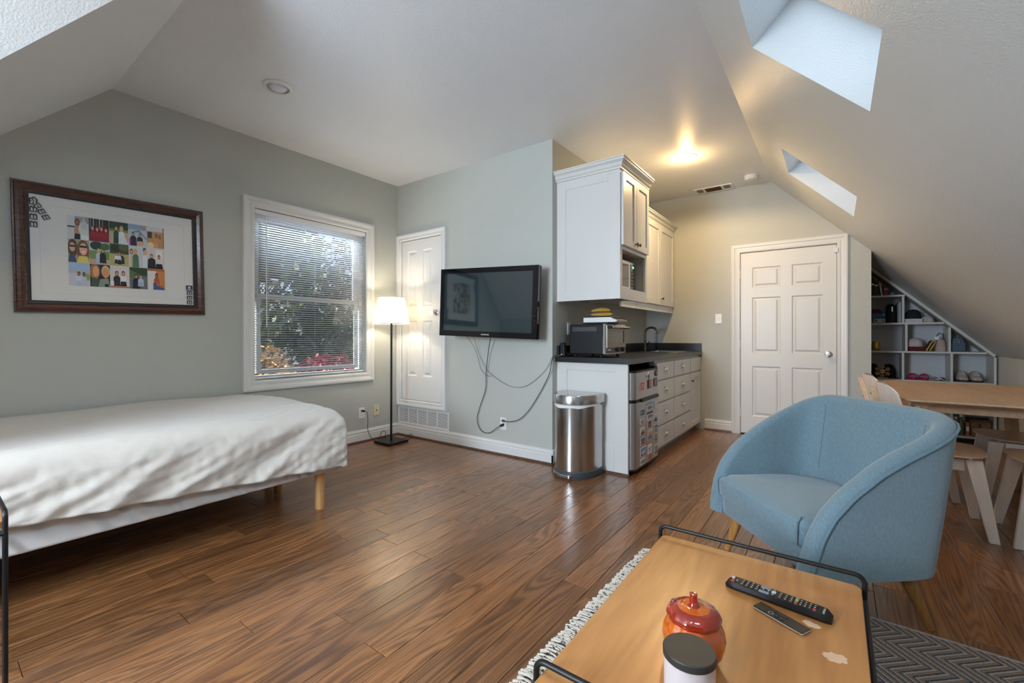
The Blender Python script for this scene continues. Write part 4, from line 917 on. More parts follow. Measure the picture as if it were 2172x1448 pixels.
G().ell((lx + 0.004, ly, 1.36), 0.03, 0.03, 0.045).build('bulb', emit('lamp_bulb', (1, 0.86, 0.66), 12), t, smooth=60)
lamp('floor_lamp_bulb', 'POINT', (lx + 0.004, ly, 1.38), 12.0, (1.0, 0.86, 0.66), 0.045)
cable('lamp_cable', 'black floor lamp cable from the outlet curling beside the lamp base', [(XA + 0.045, 2.818, 0.330), (XA + 0.065, 2.845, 0.31), (XA + 0.06, 2.855, 0.22), (XA + 0.055, 2.86, 0.12), (XA + 0.075, 2.90, 0.02), (XA + 0.11, 2.93, 0.006), (XA + 0.15, 2.91, 0.01), (XA + 0.10, 2.98, 0.03), (XA + 0.08, 3.02, 0.085), (XA + 0.09, 3.06, 0.075), (XA + 0.12, 3.04, 0.015), (lx - 0.10, ly + 0.13, 0.006), (lx + 0.02, ly + 0.17, 0.02), (lx + 0.09, ly + 0.19, 0.07), (lx + 0.13, ly + 0.17, 0.04), (lx + 0.07, ly + 0.135, 0.008)], 0.003,
      plug=[((XA + 0.045, 2.818, 0.330), (XA + 0.009, 2.818, 0.330), 0.012)])

# ------------------------------------------------------------------ framed photo collage on the window wall
FY_, FZ_ = 0.861, 1.687
t = thing('photo_frame', 'large mahogany frame with a grid of snapshots on white mat', 'picture frame', (XA, FY_, FZ_))
W2, H2 = 0.505, 0.408
mP = lambda u, v, d: Vector((XA + d, FY_ + u, FZ_ + v))
rin = (-W2 + 0.075, W2 - 0.075, -H2 + 0.075, H2 - 0.075)
G().mframe(mP, rin, [(0.018, 0.004), (0.018, 0.022), (0.026, 0.030), (0.045, 0.036), (0.060, 0.033), (0.066, 0.027), (0.072, 0.027), (0.075, 0.020), (0.075, 0.004)]).build('moulding', 'frame', t)
G().mframe(mP, rin, [(0.0, 0.012), (0.0, 0.018), (0.006, 0.021), (0.0178, 0.022), (0.0178, 0.012)]).build('inner_lip', 'framedark', t)
G().mbox(mP, rin[0] - 0.01, rin[1] + 0.01, rin[2] - 0.01, rin[3] + 0.01, 0.004, 0.0115).build('mat_board', 'mat', t)
G().mframe(mP, (-0.385, 0.375, -0.285, 0.275), [(0, 0.0116), (0, 0.0122), (0.002, 0.0122), (0.002, 0.0116)]).build('mat_line', mat('mat_bevel', (0.68, 0.66, 0.62), 0.8), t)
sk = (222, 176, 146); sk2 = (160, 108, 80); bl_ = (216, 180, 116); br = (92, 54, 36); dk = (36, 26, 24)
green = (76, 112, 52); dgreen = (44, 66, 36); lawn = (120, 150, 74); path = (206, 176, 146); skyc = (196, 214, 232); wh = (238, 238, 240); cream = (232, 214, 190)
def ph(i):
    def f(p):
        if i == 0: p.rect(0, 1, 0, 1, (214, 214, 216)).rect(.35, 1, .72, 1, (150, 158, 166)).rect(0, .35, .5, .56, dk).person(.46, .86, 1.0, sk2, br, (196, 140, 106), (24, 26, 28), .15).ell(.75, .45, .24, .3, (214, 220, 214)).rect(.6, 1, 0, .2, (232, 236, 240)).person(.78, .95, .5, bl_, bl_, (200, 205, 206), None, .14)
        elif i == 1:
            p.rect(0, 1, 0, 1, (40, 22, 30))
            for k in range(6): p.rect(.06 + .15 * k, .10 + .15 * k, .55, 1, [(120, 150, 160), (180, 200, 190), (70, 90, 110), (200, 210, 200), (150, 130, 120), (60, 40, 44)][k])
            for k in range(4): p.person(.18 + .22 * k, .66 - .03 * (k % 2), .75, sk, (150, 22, 32), (170, 20, 36), (140, 12, 28), .14)
        elif i == 2: p.rect(0, 1, 0, 1, (206, 178, 150)).rect(0, 1, .62, 1, dgreen).rect(0, 1, .55, .66, lawn).person(.36, .80, .82, sk, br, (30, 74, 58), (26, 66, 52), .15).person(.64, .80, .82, sk, bl_, wh, (226, 232, 240), .17).poly([(.5, 0), (.62, .4), (.8, .35), (1, 0)], (228, 232, 240))
        elif i == 3: p.rect(0, 1, 0, 1, (196, 206, 214)).rect(0, 1, .75, 1, (150, 168, 190)).poly([(.1, .62), (.6, .75), (1, .4), (1, .3), (.6, .65)], (110, 140, 160)).person(.26, .62, .62, sk, br, (30, 30, 44), (40, 34, 60), .18).rect(.04, .12, .05, .34, (190, 60, 150)).person(.62, .58, .56, sk, br, (30, 34, 48), (214, 176, 140), .18).ell(.85, .85, .12, .1, (196, 160, 120))
        elif i == 4: p.rect(0, 1, 0, 1, (196, 150, 92)).rect(0, 1, .78, 1, (216, 214, 216)).rect(.93, 1, 0, 1, (176, 104, 44)).rect(.05, .3, .45, .75, (52, 46, 44)).person(.55, .66, .66, sk2, br, (216, 150, 92), (210, 160, 110), .13).person(.75, .62, .62, sk2, br, (206, 140, 86), (190, 140, 96), .12).ell(.2, .1, .2, .16, (236, 214, 170))
        elif i == 5: p.rect(0, 1, 0, 1, (170, 160, 130)).ell(.22, .62, .22, .4, (92, 58, 48)).ell(.2, .66, .14, .2, sk).rect(.05, .34, .66, .74, (40, 30, 34)).poly([(0, 0), (.05, .3), (.3, .35), (.4, 0)], (62, 78, 112)).ell(.7, .5, .30, .5, (120, 74, 46)).poly([(.4, 0), (.5, .3), (.9, .3), (1, 0)], (232, 210, 110)).ell(.72, .6, .19, .27, (230, 180, 150)).rect(.55, .9, .66, .75, (48, 28, 40)).poly([(.62, .5), (.82, .5), (.72, .44)], (250, 250, 246))
        elif i == 6: p.rect(0, 1, 0, 1, lawn).rect(0, 1, .6, 1, skyc).ell(.35, .82, .32, .2, dgreen).ell(.8, .8, .26, .16, green).rect(0, 1, 0, .22, path).person(.45, .68, .66, sk, bl_, (200, 214, 222), (190, 200, 214), .15).person(.66, .68, .62, sk, br, (22, 26, 40), (22, 26, 40), .17)
        elif i == 7: p.rect(0, 1, 0, 1, (186, 182, 118)).rect(0, 1, .55, 1, (66, 78, 44)).ell(.3, .8, .25, .15, (40, 52, 30)).ell(.75, .85, .3, .14, (90, 104, 60)).person(.38, .6, .5, sk, br, wh, dk, .14).person(.62, .6, .5, sk, dk, (40, 40, 42), dk, .14).person(.5, .62, .55, sk, br, (228, 228, 226), (18, 18, 20), .10)
        elif i == 8: p.rect(0, 1, 0, 1, (214, 216, 220)).rect(.78, .95, .78, .96, (70, 90, 120)).person(.14, .82, .8, sk, br, (220, 190, 170), (220, 190, 170), .08).person(.36, .84, .86, sk, bl_, (80, 122, 86), (84, 130, 92), .18).person(.9, .82, .8, sk, bl_, (236, 236, 238), (230, 232, 238), .16)
        elif i == 9: p.rect(0, 1, 0, 1, (224, 212, 206)).rect(.5, .9, .5, .9, (240, 240, 240)).person(.25, .68, .7, sk, br, (24, 26, 32), None, .24).person(.68, .66, .66, (210, 150, 120), dk, (230, 222, 216), (24, 26, 32), .22)
        elif i == 10: p.rect(0, 1, 0, 1, (206, 208, 216)).rect(0, 1, .68, 1, (168, 196, 226)).rect(0, 1, .55, .68, (186, 190, 196)).ell(.9, .4, .12, .16, (150, 170, 100)).person(.48, .60, .62, sk2, br, (216, 220, 230), (190, 200, 220), .15).person(.72, .58, .60, sk2, dk, (200, 206, 220), (196, 204, 222), .13)
        elif i == 11: p.rect(0, 1, 0, 1, (36, 26, 22)).ell(.24, .68, .26, .36, (170, 116, 66)).ell(.28, .68, .15, .24, (228, 170, 124)).poly([(.05, 0), (.1, .4), (.45, .35), (.5, 0)], (70, 82, 72)).poly([(.4, 0), (.5, .35), (.9, .4), (1, 0)], (140, 156, 140)).ell(.78, .7, .22, .27, (216, 196, 150)).ell(.78, .63, .17, .23, (222, 156, 104)).rect(.72, .92, .02, .14, (26, 24, 22))
        elif i == 12: p.rect(0, 1, 0, 1, (226, 216, 214)).person(.34, .74, .74, sk, (70, 40, 30), (52, 26, 30), (36, 34, 52), .20).person(.68, .76, .74, sk, (80, 48, 34), (240, 238, 236), (30, 30, 36), .18).rect(0, 1, 0, .08, (196, 130, 86)).rect(.0, .18, .1, .3, wh)
        elif i == 13: p.rect(0, 1, 0, 1, (112, 114, 118)).rect(0, 1, .62, 1, (52, 72, 40)).poly([(0, .9), (.6, .66), (.5, .6), (0, .5)], (90, 120, 66)).person(.36, .66, .66, sk, dk, (20, 24, 36), (26, 30, 42), .2).person(.62, .62, .5, sk, bl_, (190, 210, 226), (170, 190, 210), .17)
        else: p.rect(0, 1, 0, 1, (214, 140, 72)).rect(0, .5, 0, .9, (236, 228, 220)).rect(0, 1, .9, 1, (190, 110, 50)).person(.52, .78, .74, (186, 110, 74), dk, (182, 96, 64), (170, 86, 60), .18).poly([(.3, 0), (.32, .35), (.7, .15), (.95, .1), (.95, 0)], (70, 90, 150)).poly([(.45, .35), (.9, .2), (.95, .1), (.5, .22)], (196, 112, 72))
    return f
gu0, gu1, gv0, gv1 = -0.262, 0.252, -0.229, 0.232
cw, rh = (gu1 - gu0) / 5, (gv1 - gv0) / 3
for r_ in range(3):
    for c_ in range(5):
        i = r_ * 5 + c_
        p = P(mP, (gu0 + c_ * cw + 0.0006, gu0 + (c_ + 1) * cw - 0.0006, gv1 - (r_ + 1) * rh + 0.0006, gv1 - r_ * rh - 0.0006), 0.0126); p.base(0.0008); ph(i)(p); p.build('photo_print', t)
def strip(label_, cx, cy, w, h, ang, n, top=None):
    ca, sa = math.cos(ang), math.sin(ang)
    m = lambda u, v, d: mP(cx + u * ca - v * sa, cy + u * sa + v * ca, d)
    p = P(m, (-w / 2, w / 2, -h / 2, h / 2), 0.0128); p.base(0.0008, (226, 224, 222))
    k0 = 0
    if top: p.rect(.04, .96, .72, .98, top).ell(.5, .88, .2, .06, (200, 206, 220)).rect(.2, .8, .76, .80, (200, 206, 220))
    hh = (0.72 if top else 1.0) / n
    for k in range(n):
        b0 = k * hh + .015; b1 = (k + 1) * hh - .015
        p.rect(.08, .92, b0, b1, (150, 148, 148)).ell(.34, (b0 + b1) / 2, .20, (b1 - b0) * .48, (30, 28, 28)).ell(.66, (b0 + b1) / 2, .20, (b1 - b0) * .48, (36, 33, 33)).ell(.36, (b0 + b1) / 2 - .01, .11, (b1 - b0) * .32, (196, 192, 190)).ell(.66, (b0 + b1) / 2 - .01, .11, (b1 - b0) * .32, (186, 182, 180))
    o = p.build('photo_strip', t); o['label'] = label_
strip('black and white photo booth strip', -0.424 + 0.012, 0.212, 0.046, 0.185, 0.0, 4)
strip('black and white photo booth strip, tilted', -0.385, 0.245, 0.046, 0.150, 0.50, 4)
strip('photo booth strip with navy header', 0.405, -0.255, 0.047, 0.152, 0.0, 3, (40, 48, 84))
G().mbox(mP, rin[0], rin[1], rin[2], rin[3], 0.0150, 0.0165).build('glazing', 'picglass', t)
t.rotation_euler = (math.radians(1.15), 0, 0)

# ------------------------------------------------------------------ bed: two box springs, mattress under a sheet
t = thing('bed', 'low double bed with white sheet and round wooden legs', 'bed', (-3.34, 0.68, 0))
BX0, BX1, BY0_, BY1_ = -4.03, -2.645, -0.36, 1.665
M['box'] = mat('box_spring_fabric', (0.66, 0.63, 0.60), 0.85, var=0.02)
def quilt(m):
    N = m.node_tree.nodes; L = m.node_tree.links; p = N['Principled BSDF']
    tc = N.new('ShaderNodeTexCoord'); w = N.new('ShaderNodeTexWave'); w.wave_type = 'BANDS'; w.bands_direction = 'DIAGONAL'; w.inputs['Scale'].default_value = 5.5; w.inputs['Distortion'].default_value = 7.0; w.inputs['Detail'].default_value = 0; w.inputs['Detail Scale'].default_value = 0.8
    L.new(tc.outputs['Object'], w.inputs['Vector']); b = N.new('ShaderNodeBump'); b.inputs['Strength'].default_value = 0.8; b.inputs['Distance'].default_value = 0.014
    L.new(w.outputs['Fac'], b.inputs['Height']); L.new(b.outputs[0], p.inputs['Normal'])
quilt(M['box'])
xm = (BX0 + BX1) / 2
for xa, xb in ((BX0, xm - 0.004), (xm + 0.004, BX1)):
    b_ = B(xa, xb, BY0_, BY1_, 0.240, 0.400).build('box_spring', 'box', t, bevel=0.012, seg=3)
for xa in (BX0 + 0.07, xm - 0.065, xm + 0.075, BX1 - 0.065):
    for ya in (BY0_ + 0.09, BY1_ - 0.095):
        G().cyl((xa, ya, 0.0), (xa, ya, 0.242), 0.028, 0.031, 20).build('leg', 'bedleg', t, smooth=40)
B(BX0, BX1, BY0_, BY1_, 0.402, 0.580).build('mattress', 'sheet', t, bevel=0.04, seg=4)
def nz(x_, y_, z_=0.0): return noise.noise(Vector((x_, y_, z_)))
def sheet():
    """one cloth: flat on the mattress, falling over the near long side, the foot and the wall side"""
    g = G(); nu, nv = 150, 190
    dropx = 0.36; dropy = 0.345
    Wd = BX1 - BX0; Ln = BY1_ + 0.02 - (BY0_ + 0.02)
    r = 0.065
    def wrap(s, drop):       # s >= 0: distance past the start of the edge roll -> (outward, down)
        q = r * math.pi / 2
        if s <= 0: return (s, 0.0)
        if s < q: a = s / r; return (r * math.sin(a), r * (1 - math.cos(a)))
        return (r + 0.04 * (s - q), r + (s - q))
    def f(u, v):
        X = BX0 + 0.01 + u * (Wd + dropx - 0.01); Y = BY0_ + 0.02 + v * (Ln + dropy)
        sx = X - (BX1 + 0.018 - r); sy = Y - (BY1_ + 0.018 - r)
        # the hem on the long side rises towards the head
        hem = 1.0 - 0.36 * (1 - min(1, max(0, v * 1.12))) if sx > 0 else 1.0
        if sx > 0: sx *= hem
        ox, dx = wrap(sx, dropx); oy, dy = wrap(sy, dropy)
        z = 0.632 - max(dx, dy) - (0.25 * min(dx, dy) if min(dx, dy) > 0 else 0)
        x_ = BX1 + 0.018 - r + ox; y_ = BY1_ + 0.018 - r + oy
        if dx > 0.05 and dy > 0.05:   # gathered corner
            k = min(dx, dy); x_ -= 0.16 * k; y_ -= 0.16 * k; z += 0.22 * k
        top = 1 - min(1, max(dx, dy) / 0.09)
        # puffy top, creases
        cxn = (x_ - BX0) / Wd; cyn = (y_ - BY0_) / Ln
        z += top * (0.020 * math.sin(math.pi * min(1, max(0, cxn))) ** 0.6 + 0.018 * nz(x_ * 1.7, y_ * 1.4, 2) + 0.007 * abs(nz(x_ * 5, y_ * 3 + x_ * 4, 5)))
        side = 1 - top
        d1 = (X * 0.55 + Y * 1.1); d2 = (Y - X)
        w = 0.024 * nz(Y * 3.2 + dx * 3.5, dx * 2.2, 8) + 0.034 * (0.4 - abs(nz((Y + dx * 1.6) * 4.2, (dx - Y * .5) * 1.6, 3))) + 0.012 * (0.4 - abs(nz((Y + dx * 2.6) * 7, (dx * .5 - Y * .8) * 2.5, 6))) + 0.003 * (0.3 - abs(nz((Y + dx) * 15, (dx - Y * .5) * 11, 17))) + 0.004 * nz(Y * 25, dx * 22, 4)
        w2 = 0.022 * nz(X * 4.2, dy * 2.0, 11) + 0.012 * (0.4 - abs(nz(X * 8, dy * 5 + X, 13)))
        flare = min(1, max(dx, dy) / 0.3)
        if dx > 0: x_ += side * w * (0.6 + 0.7 * flare) + 0.012 * side
        if dy > 0: y_ += side * w2 * (0.5 + 0.7 * flare) + 0.008 * side
        fine = 0.0022 * nz(X * 18 + Y * 8, Y * 14, 9) + 0.007 * (0.3 - abs(nz(X * 5 - Y * 3, Y * 4 + X * 2, 21)))
        z += top * fine
        if side > 0.9: z += 0.010 * nz(Y * 4 if dx > dy else X * 5, 3.3, 1) * flare
        return Vector((x_, y_, max(z, 0.262)))
    g.grid(f, nu, nv); return g
o = sheet().build('sheet', 'sheet', t, smooth=80, recalc=False)
md = o.modifiers.new('solid', 'SOLIDIFY'); md.thickness = 0.004; md.offset = 0
def pillow(name, label, c, w, h, th, tilt_, mt, yaw=0):
    g = G(); g.x = Matrix.Translation(Vector(c)) @ Matrix.Rotation(yaw, 4, 'Z') @ Matrix.Rotation(tilt_, 4, 'X')
    for s_ in (1, -1):
        g.grid(lambda u, v: Vector(((u - .5) * w * (1 - 0.06 * math.sin(math.pi * v)), s_ * th / 2 * (max(0, math.sin(math.pi * u)) * max(0, math.sin(math.pi * v))) ** 0.42, (v - .5) * h * (1 - 0.06 * math.sin(math.pi * u)))), 22, 18)
    return tag(g.build(name, mt, smooth=70, weld=True), label, 'pillow', 'pillows at the head of the bed')
pillow('pillow', 'white pillow leaning on the wall at the head of the bed', (-3.70, -0.40, 0.88), 0.58, 0.46, 0.15, math.radians(-18), 'sheet')
pillow('pillow', 'grey pillow leaning on the wall at the head of the bed', (-3.02, -0.36, 0.86), 0.60, 0.44, 0.16, math.radians(-22), 'pillow')
t = thing('small_photo_frame', 'white framed black and white photograph on the wall over the pillows', 'picture frame', (-3.0, YH, 1.45))
mH = lambda u, v, d: Vector((-3.0 + u, YH + d, 1.66 + v))
G().mframe(mH, (-0.20, 0.20, -0.15, 0.15), [(0, 0.001), (0, 0.014), (0.025, 0.018), (0.03, 0.001)]).build('moulding', 'whiteplastic', t)
p = P(lambda u, v, d: mH(u, v, d), (-0.20, 0.20, -0.15, 0.15), 0.006); p.base(0.003); p.rect(.1, .9, .1, .9, (150, 160, 166)).poly([(.1, .1), (.3, .55), (.5, .3), (.7, .7), (.9, .1)], (40, 48, 56)).rect(.2, .35, .6, .85, (60, 66, 72)); p.build('photo_print', t)

# ------------------------------------------------------------------ coffee table, its matching side table, rug
TZ = 0.42
def rod_table(name, label, x0, x1, y0, y1, z, hz, rail_y, th=0.022, rod=0.0065):
    t = thing(name, label, 'table', ((x0 + x1) / 2, (y0 + y1) / 2, 0))
    pts = []; rc = 0.022
    for cx_, cy_, a0_ in ((x1 - rc, y1 - rc, 0), (x0 + rc, y1 - rc, 90), (x0 + rc, y0 + rc, 180), (x1 - rc, y0 + rc, 270)):
        for k in range(6):
            a = math.radians(a0_ + 18 * k); pts.append((cx_ + rc * math.cos(a), cy_ + rc * math.sin(a), z - th))
    G().prism(pts, (0, 0, th)).build('table_top', 'walnut', t, bevel=0.002)
    for yy in rail_y:
        xa, xb = x0 - rod - 0.001, x1 + rod + 0.001; rr = 0.022; P_ = [(xa, yy, 0.010), (xa, yy, z + hz - rr)]
        P_ += [(xa + rr - rr * math.cos(a), yy, z + hz - rr + rr * math.sin(a)) for a in [math.pi / 2 * k / 5 for k in range(1, 6)]]
        P_ += [(xb - rr + rr * math.sin(a), yy, z + hz - rr + rr * math.cos(a)) for a in [math.pi / 2 * k / 5 for k in range(0, 6)]]
        P_ += [(xb, yy, 0.010)]
        G().tube(P_, rod, 10).build('rod_leg_loop', 'blackmetal', t, smooth=60)
    for xx in (x0 - rod - 0.001, x1 + rod + 0.001):
        G().tube([(xx, rail_y[0], z - th - 0.006 - rod), (xx, rail_y[-1], z - th - 0.006 - rod)], rod, 8).build('side_rod', 'blackmetal', t, smooth=60)
    return t
ctab = rod_table('coffee_table', 'orange-brown wooden coffee table with raised black rod rails', -0.492, 0.058, 0.70, 1.572, TZ, 0.032, (0.765, 1.567))
# worn patches in the varnish
worn = mat('worn_patch', (0.80, 0.56, 0.38), 0.7, var=0.12, vscale=60)
def patch(cx_, cy_, rx, ry, seed, ang):
    r2 = random.Random(seed); n = 26; pts = []
    for k in range(n):
        a = 2 * math.pi * k / n; q = 1 + r2.uniform(-0.22, 0.15); u, v = rx * q * math.cos(a), ry * q * math.sin(a)
        pts.append((cx_ + u * math.cos(ang) - v * math.sin(ang), cy_ + u * math.sin(ang) + v * math.cos(ang), TZ + 0.0002))
    return G().prism(pts, (0, 0, 0.0002)).build('worn_patch', worn, ctab)
patch(0.0005, 1.19, 0.024, 0.017, 3, 0.3); patch(-0.048, 1.292, 0.020, 0.012, 5, -0.3)
rod_table('side_table', 'small wooden side table with black rod legs beside the bed', -2.435, -2.045, -0.27, 0.172, 0.555, 0.032, (-0.20, 0.166))

def rug_mat():
    """herringbone: zigzag bands of dark, pale and tan yarn"""
    m = D.materials.new('herringbone_weave'); m.use_nodes = True; N = m.node_tree.nodes; L = m.node_tree.links; p = N['Principled BSDF']; p.inputs['Roughness'].default_value = 0.95
    tc = N.new('ShaderNodeTexCoord'); sp_ = N.new('ShaderNodeSeparateXYZ'); L.new(tc.outputs['Object'], sp_.inputs[0])
    def math_(op, a=None, b=None, va=None, vb=None):
        n = N.new('ShaderNodeMath'); n.operation = op
        if a is not None: L.new(a, n.inputs[0])
        elif va is not None: n.inputs[0].default_value = va
        if b is not None: L.new(b, n.inputs[1])
        elif vb is not None: n.inputs[1].default_value = vb
        return n.outputs[0]
    tri = math_('PINGPONG', sp_.outputs['Y'], None, None, 0.085)
    s = math_('ADD', math_('MULTIPLY', tri, None, None, 1.0), sp_.outputs['X'])
    ph_ = math_('FRACT', math_('MULTIPLY', s, None, None, 1 / 0.032))
    nzx = N.new('ShaderNodeTexNoise'); nzx.inputs['Scale'].default_value = 9; L.new(tc.outputs['Object'], nzx.inputs['Vector'])
    fine = N.new('ShaderNodeTexNoise'); fine.inputs['Scale'].default_value = 420; fine.inputs['Detail'].default_value = 1; L.new(tc.outputs['Object'], fine.inputs['Vector'])
    cr = N.new('ShaderNodeValToRGB'); e = cr.color_ramp.elements
    e[0].position = 0; e[0].color = (0.045, 0.05, 0.06, 1); e[1].position = 1; e[1].color = (0.05, 0.05, 0.055, 1)
    for pos, col in ((0.22, (0.06, 0.065, 0.08, 1)), (0.30, (0.42, 0.40, 0.38, 1)), (0.48, (0.40, 0.37, 0.34, 1)), (0.55, (0.24, 0.155, 0.10, 1)), (0.85, (0.26, 0.17, 0.11, 1)), (0.93, (0.30, 0.29, 0.28, 1))):
        q = e.new(pos); q.color = col
    ph2 = math_('ADD', ph_, math_('MULTIPLY', math_('SUBTRACT', fine.outputs['Fac'], None, None, 0.5), None, None, 0.5))
    L.new(ph2, cr.inputs[0])
    L.new(cr.outputs[0], p.inputs['Base Color'])
    b = N.new('ShaderNodeBump'); b.inputs['Strength'].default_value = 0.8; b.inputs['Distance'].default_value = 0.004; L.new(fine.outputs['Fac'], b.inputs['Height']); L.new(b.outputs[0], p.inputs['Normal'])
    return m
t = thing('area_rug', 'herringbone woven rug with pale fringe under the coffee table', 'rug', (0.1, 1.0, 0))
B(-0.775, 1.18, -0.6, 2.240, 0.001, 0.009).build('rug_body', rug_mat(), t, bevel=0.003)
B(-0.775, 1.18, 2.2402, 2.252, 0.001, 0.010).build('selvedge', mat('rug_edge', (0.33, 0.31, 0.30), 0.95, var=0.5, vscale=160), t, bevel=0.003)
g = G(); g2 = G(); r3 = random.Random(5)
yy = 0.2
while yy < 2.25:                       # chunky cream tassels with dark flecks between them
    x0_ = -0.772; ln = r3.uniform(0.062, 0.078); a = r3.uniform(-0.6, 0.6)
    P_ = [(x0_, yy, 0.007), (x0_ - ln * 0.35, yy + 0.008 * a, 0.012 + r3.uniform(0, .004)), (x0_ - ln * 0.75, yy + 0.014 * a, 0.010 + r3.uniform(0, .004)), (x0_ - ln, yy + 0.018 * a, 0.005)]
    g.tube(P_, lambda u: 0.0052 + 0.0016 * math.sin(u * 14), 6)
    for k in range(2):
        u = r3.uniform(0.15, 0.8); c_ = Vector((x0_ - ln * u, yy + r3.uniform(-.006, .006), 0.0165 + r3.uniform(-.002, .001)))
        g2.tube([c_ + Vector((0.006, -0.002, -0.004)), c_, c_ + Vector((-0.008, 0.003, -0.004))], 0.0018, 5)
    yy += 0.0088
o = g.build('fringe', mat('fringe_yarn', (0.68, 0.62, 0.53), 0.95, var=0.3, vscale=120, bump=0.5, bscale=500), t); o['kind'] = 'stuff'
o = g2.build('dark_fringe_flecks', mat('dark_yarn', (0.035, 0.03, 0.028), 0.95), t); o['kind'] = 'stuff'
t.rotation_euler = (0, 0, math.radians(-1.5))

# ---- things on the coffee table
class JG(G):                                  # the jar profile is drawn small, enlarge it
    def lathe(s, c, prof, n=24, rib=None): return G.lathe(s, c, [(r * 1.1, z * 1.1) for r, z in prof], n, rib)
px_, py_ = -0.249, 1.006
t = thing('pumpkin_jar', 'orange glass pumpkin jar with a lid on the coffee table', 'jar', (px_, py_, TZ))
M['orange'] = mat('amber_glass', (0.80, 0.13, 0.004), 0.06, var=0.5, vscale=20, spec=0.6, coat=1.0, trans=0.15)
M['amber_dark'] = mat('amber_dark_glass', (0.34, 0.022, 0.004), 0.05, var=0.6, vscale=26, spec=0.6, coat=1.0, trans=0.12)
rb = lambda a: 1 - 0.055 * abs(math.cos(a * 5)) ** 3
JG().lathe((px_, py_, TZ + 0.0003), [(0, 0), (0.034, 0), (0.044, 0.008), (0.056, 0.028), (0.059, 0.046), (0.056, 0.064), (0.050, 0.076), (0.046, 0.080), (0.042, 0.076), (0.0, 0.072)], 60, rb).build('bowl', 'orange', t, smooth=60)
ld = JG().lathe((px_, py_, TZ + 0.0008), [(0.040, 0.078), (0.0505, 0.080), (0.052, 0.086), (0.047, 0.095), (0.036, 0.100), (0.030, 0.101)], 60, lambda a: 1 - 0.04 * abs(math.cos(a * 5)) ** 3).build('lid', 'amber_dark', t, smooth=60)
JG().lathe((px_, py_, TZ + 0.0008), [(0.0302, 0.101), (0.020, 0.1035), (0.010, 0.103), (0.0, 0.1025)], 60, lambda a: 1 - 0.03 * abs(math.cos(a * 5)) ** 3).build('lid_crown', 'orange', ld, smooth=60)
JG().lathe((px_, py_, TZ + 0.0008), [(0.013, 0.1025), (0.0085, 0.108), (0.0075, 0.122), (0.0085, 0.126), (0.005, 0.127), (0, 0.125)], 20, lambda a: 1 - 0.10 * abs(math.cos(a * 3))).build('stem', 'amber_dark', ld, smooth=60)
cx_, cy_ = -0.222, 0.866
t = thing('candle_jar', 'frosted white candle jar with a black lid on the coffee table', 'candle', (cx_, cy_, TZ))
G().lathe((cx_, cy_, TZ + 0.0003), [(0, 0), (0.042, 0), (0.0455, 0.004), (0.0455, 0.096), (0, 0.096)], 40).build('jar', mat('frosted_jar', (0.66, 0.58, 0.57), 0.3, var=0.10, vscale=9), t, smooth=40)
G().lathe((cx_, cy_, TZ + 0.0005), [(0, 0.0965), (0.046, 0.0965), (0.0475, 0.098), (0.0475, 0.109), (0.046, 0.111), (0.0, 0.111)], 48).build('lid', mat('charcoal_lid', (0.030, 0.029, 0.026), 0.5, var=0.3, vscale=30), t, smooth=30)
# television remote: length along the given line
def local(c, yaw): return Matrix.Translation(Vector(c)) @ Matrix.Rotation(yaw, 4, 'Z')
c = Vector((-0.126, 1.345, TZ + 0.0003)); t = thing('television_remote', 'long black television remote with many buttons on the coffee table', 'remote control', c)
X = local(c, math.atan2(1.329 - 1.360, 0.245)); L2, W_ = 0.121, 0.0225
g = G(); g.x = X; sec = 20; vs = []; fs = []
for i in range(sec + 1):
    u = -L2 + 2 * L2 * i / sec; e = min(1, (L2 - abs(u)) / 0.020); k = math.sqrt(max(0.0, 1 - (1 - e) ** 2)) if e < 1 else 1
    w = W_ * (0.72 + 0.28 * k); h = 0.021 * (0.45 + 0.55 * k) if u > 0 else 0.021 * (0.6 + 0.4 * k)
    lift = 0.0
    vs += [(u, -w * 0.7, lift), (u, w * 0.7, lift), (u, w, 0.010), (u, w * 0.93, h), (u, -w * 0.93, h), (u, -w, 0.010)]
fs = [(i * 6 + k, i * 6 + (k + 1) % 6, i * 6 + 6 + (k + 1) % 6, i * 6 + 6 + k) for i in range(sec) for k in range(6)] + [tuple(range(6)), tuple(sec * 6 + k for k in range(5, -1, -1))]
g.add(vs, fs); body = g.build('body', 'blackplastic', t, smooth=40)
bmats = dict(k=mat('key_rubber', (0.035, 0.033, 0.032), 0.6), w=mat('key_print', (0.62, 0.61, 0.58), 0.6), b=mat('key_blue', (0.22, 0.27, 0.36), 0.5), r=mat('key_red', (0.45, 0.04, 0.04), 0.5), y=mat('key_yellow', (0.6, 0.42, 0.06), 0.5), gr=mat('key_green', (0.06, 0.30, 0.10), 0.5))
def key(u, v, w, h, c_, lab=True):
    gg = G(); gg.x = X; gg.box(u - w, u + w, v - h, v + h, 0.0205, 0.0232); kk = gg.build('button', bmats[c_], body)
    if lab and c_ == 'k':
        gg = G(); gg.x = X; gg.box(u - w * .35, u + w * .35, v - h * .5, v + h * .5, 0.02325, 0.0234); gg.build('button_mark', bmats['w'], kk)
key(-0.104, -0.008, .0045, .0045, 'r'); key(-0.107, 0.010, .0035, .004, 'w'); key(-0.094, -0.003, .004, .0045, 'k')
for i in range(4):
    for j in range(3): key(-0.080 + i * 0.0118, -0.012 + j * 0.0105, .0042, .0036, 'k')
key(-0.026, -0.0125, .012, .0045, 'b', False); key(-0.026, 0.0115, .012, .0045, 'b', False); key(-0.030, 0.0, .005, .004, 'k'); key(-0.018, 0.0, .005, .004, 'k')
key(-0.006, 0.004, .005, .0055, 'w', False); key(-0.006, -0.011, .005, .004, 'k'); key(-0.006, 0.015, .004, .0035, 'k')
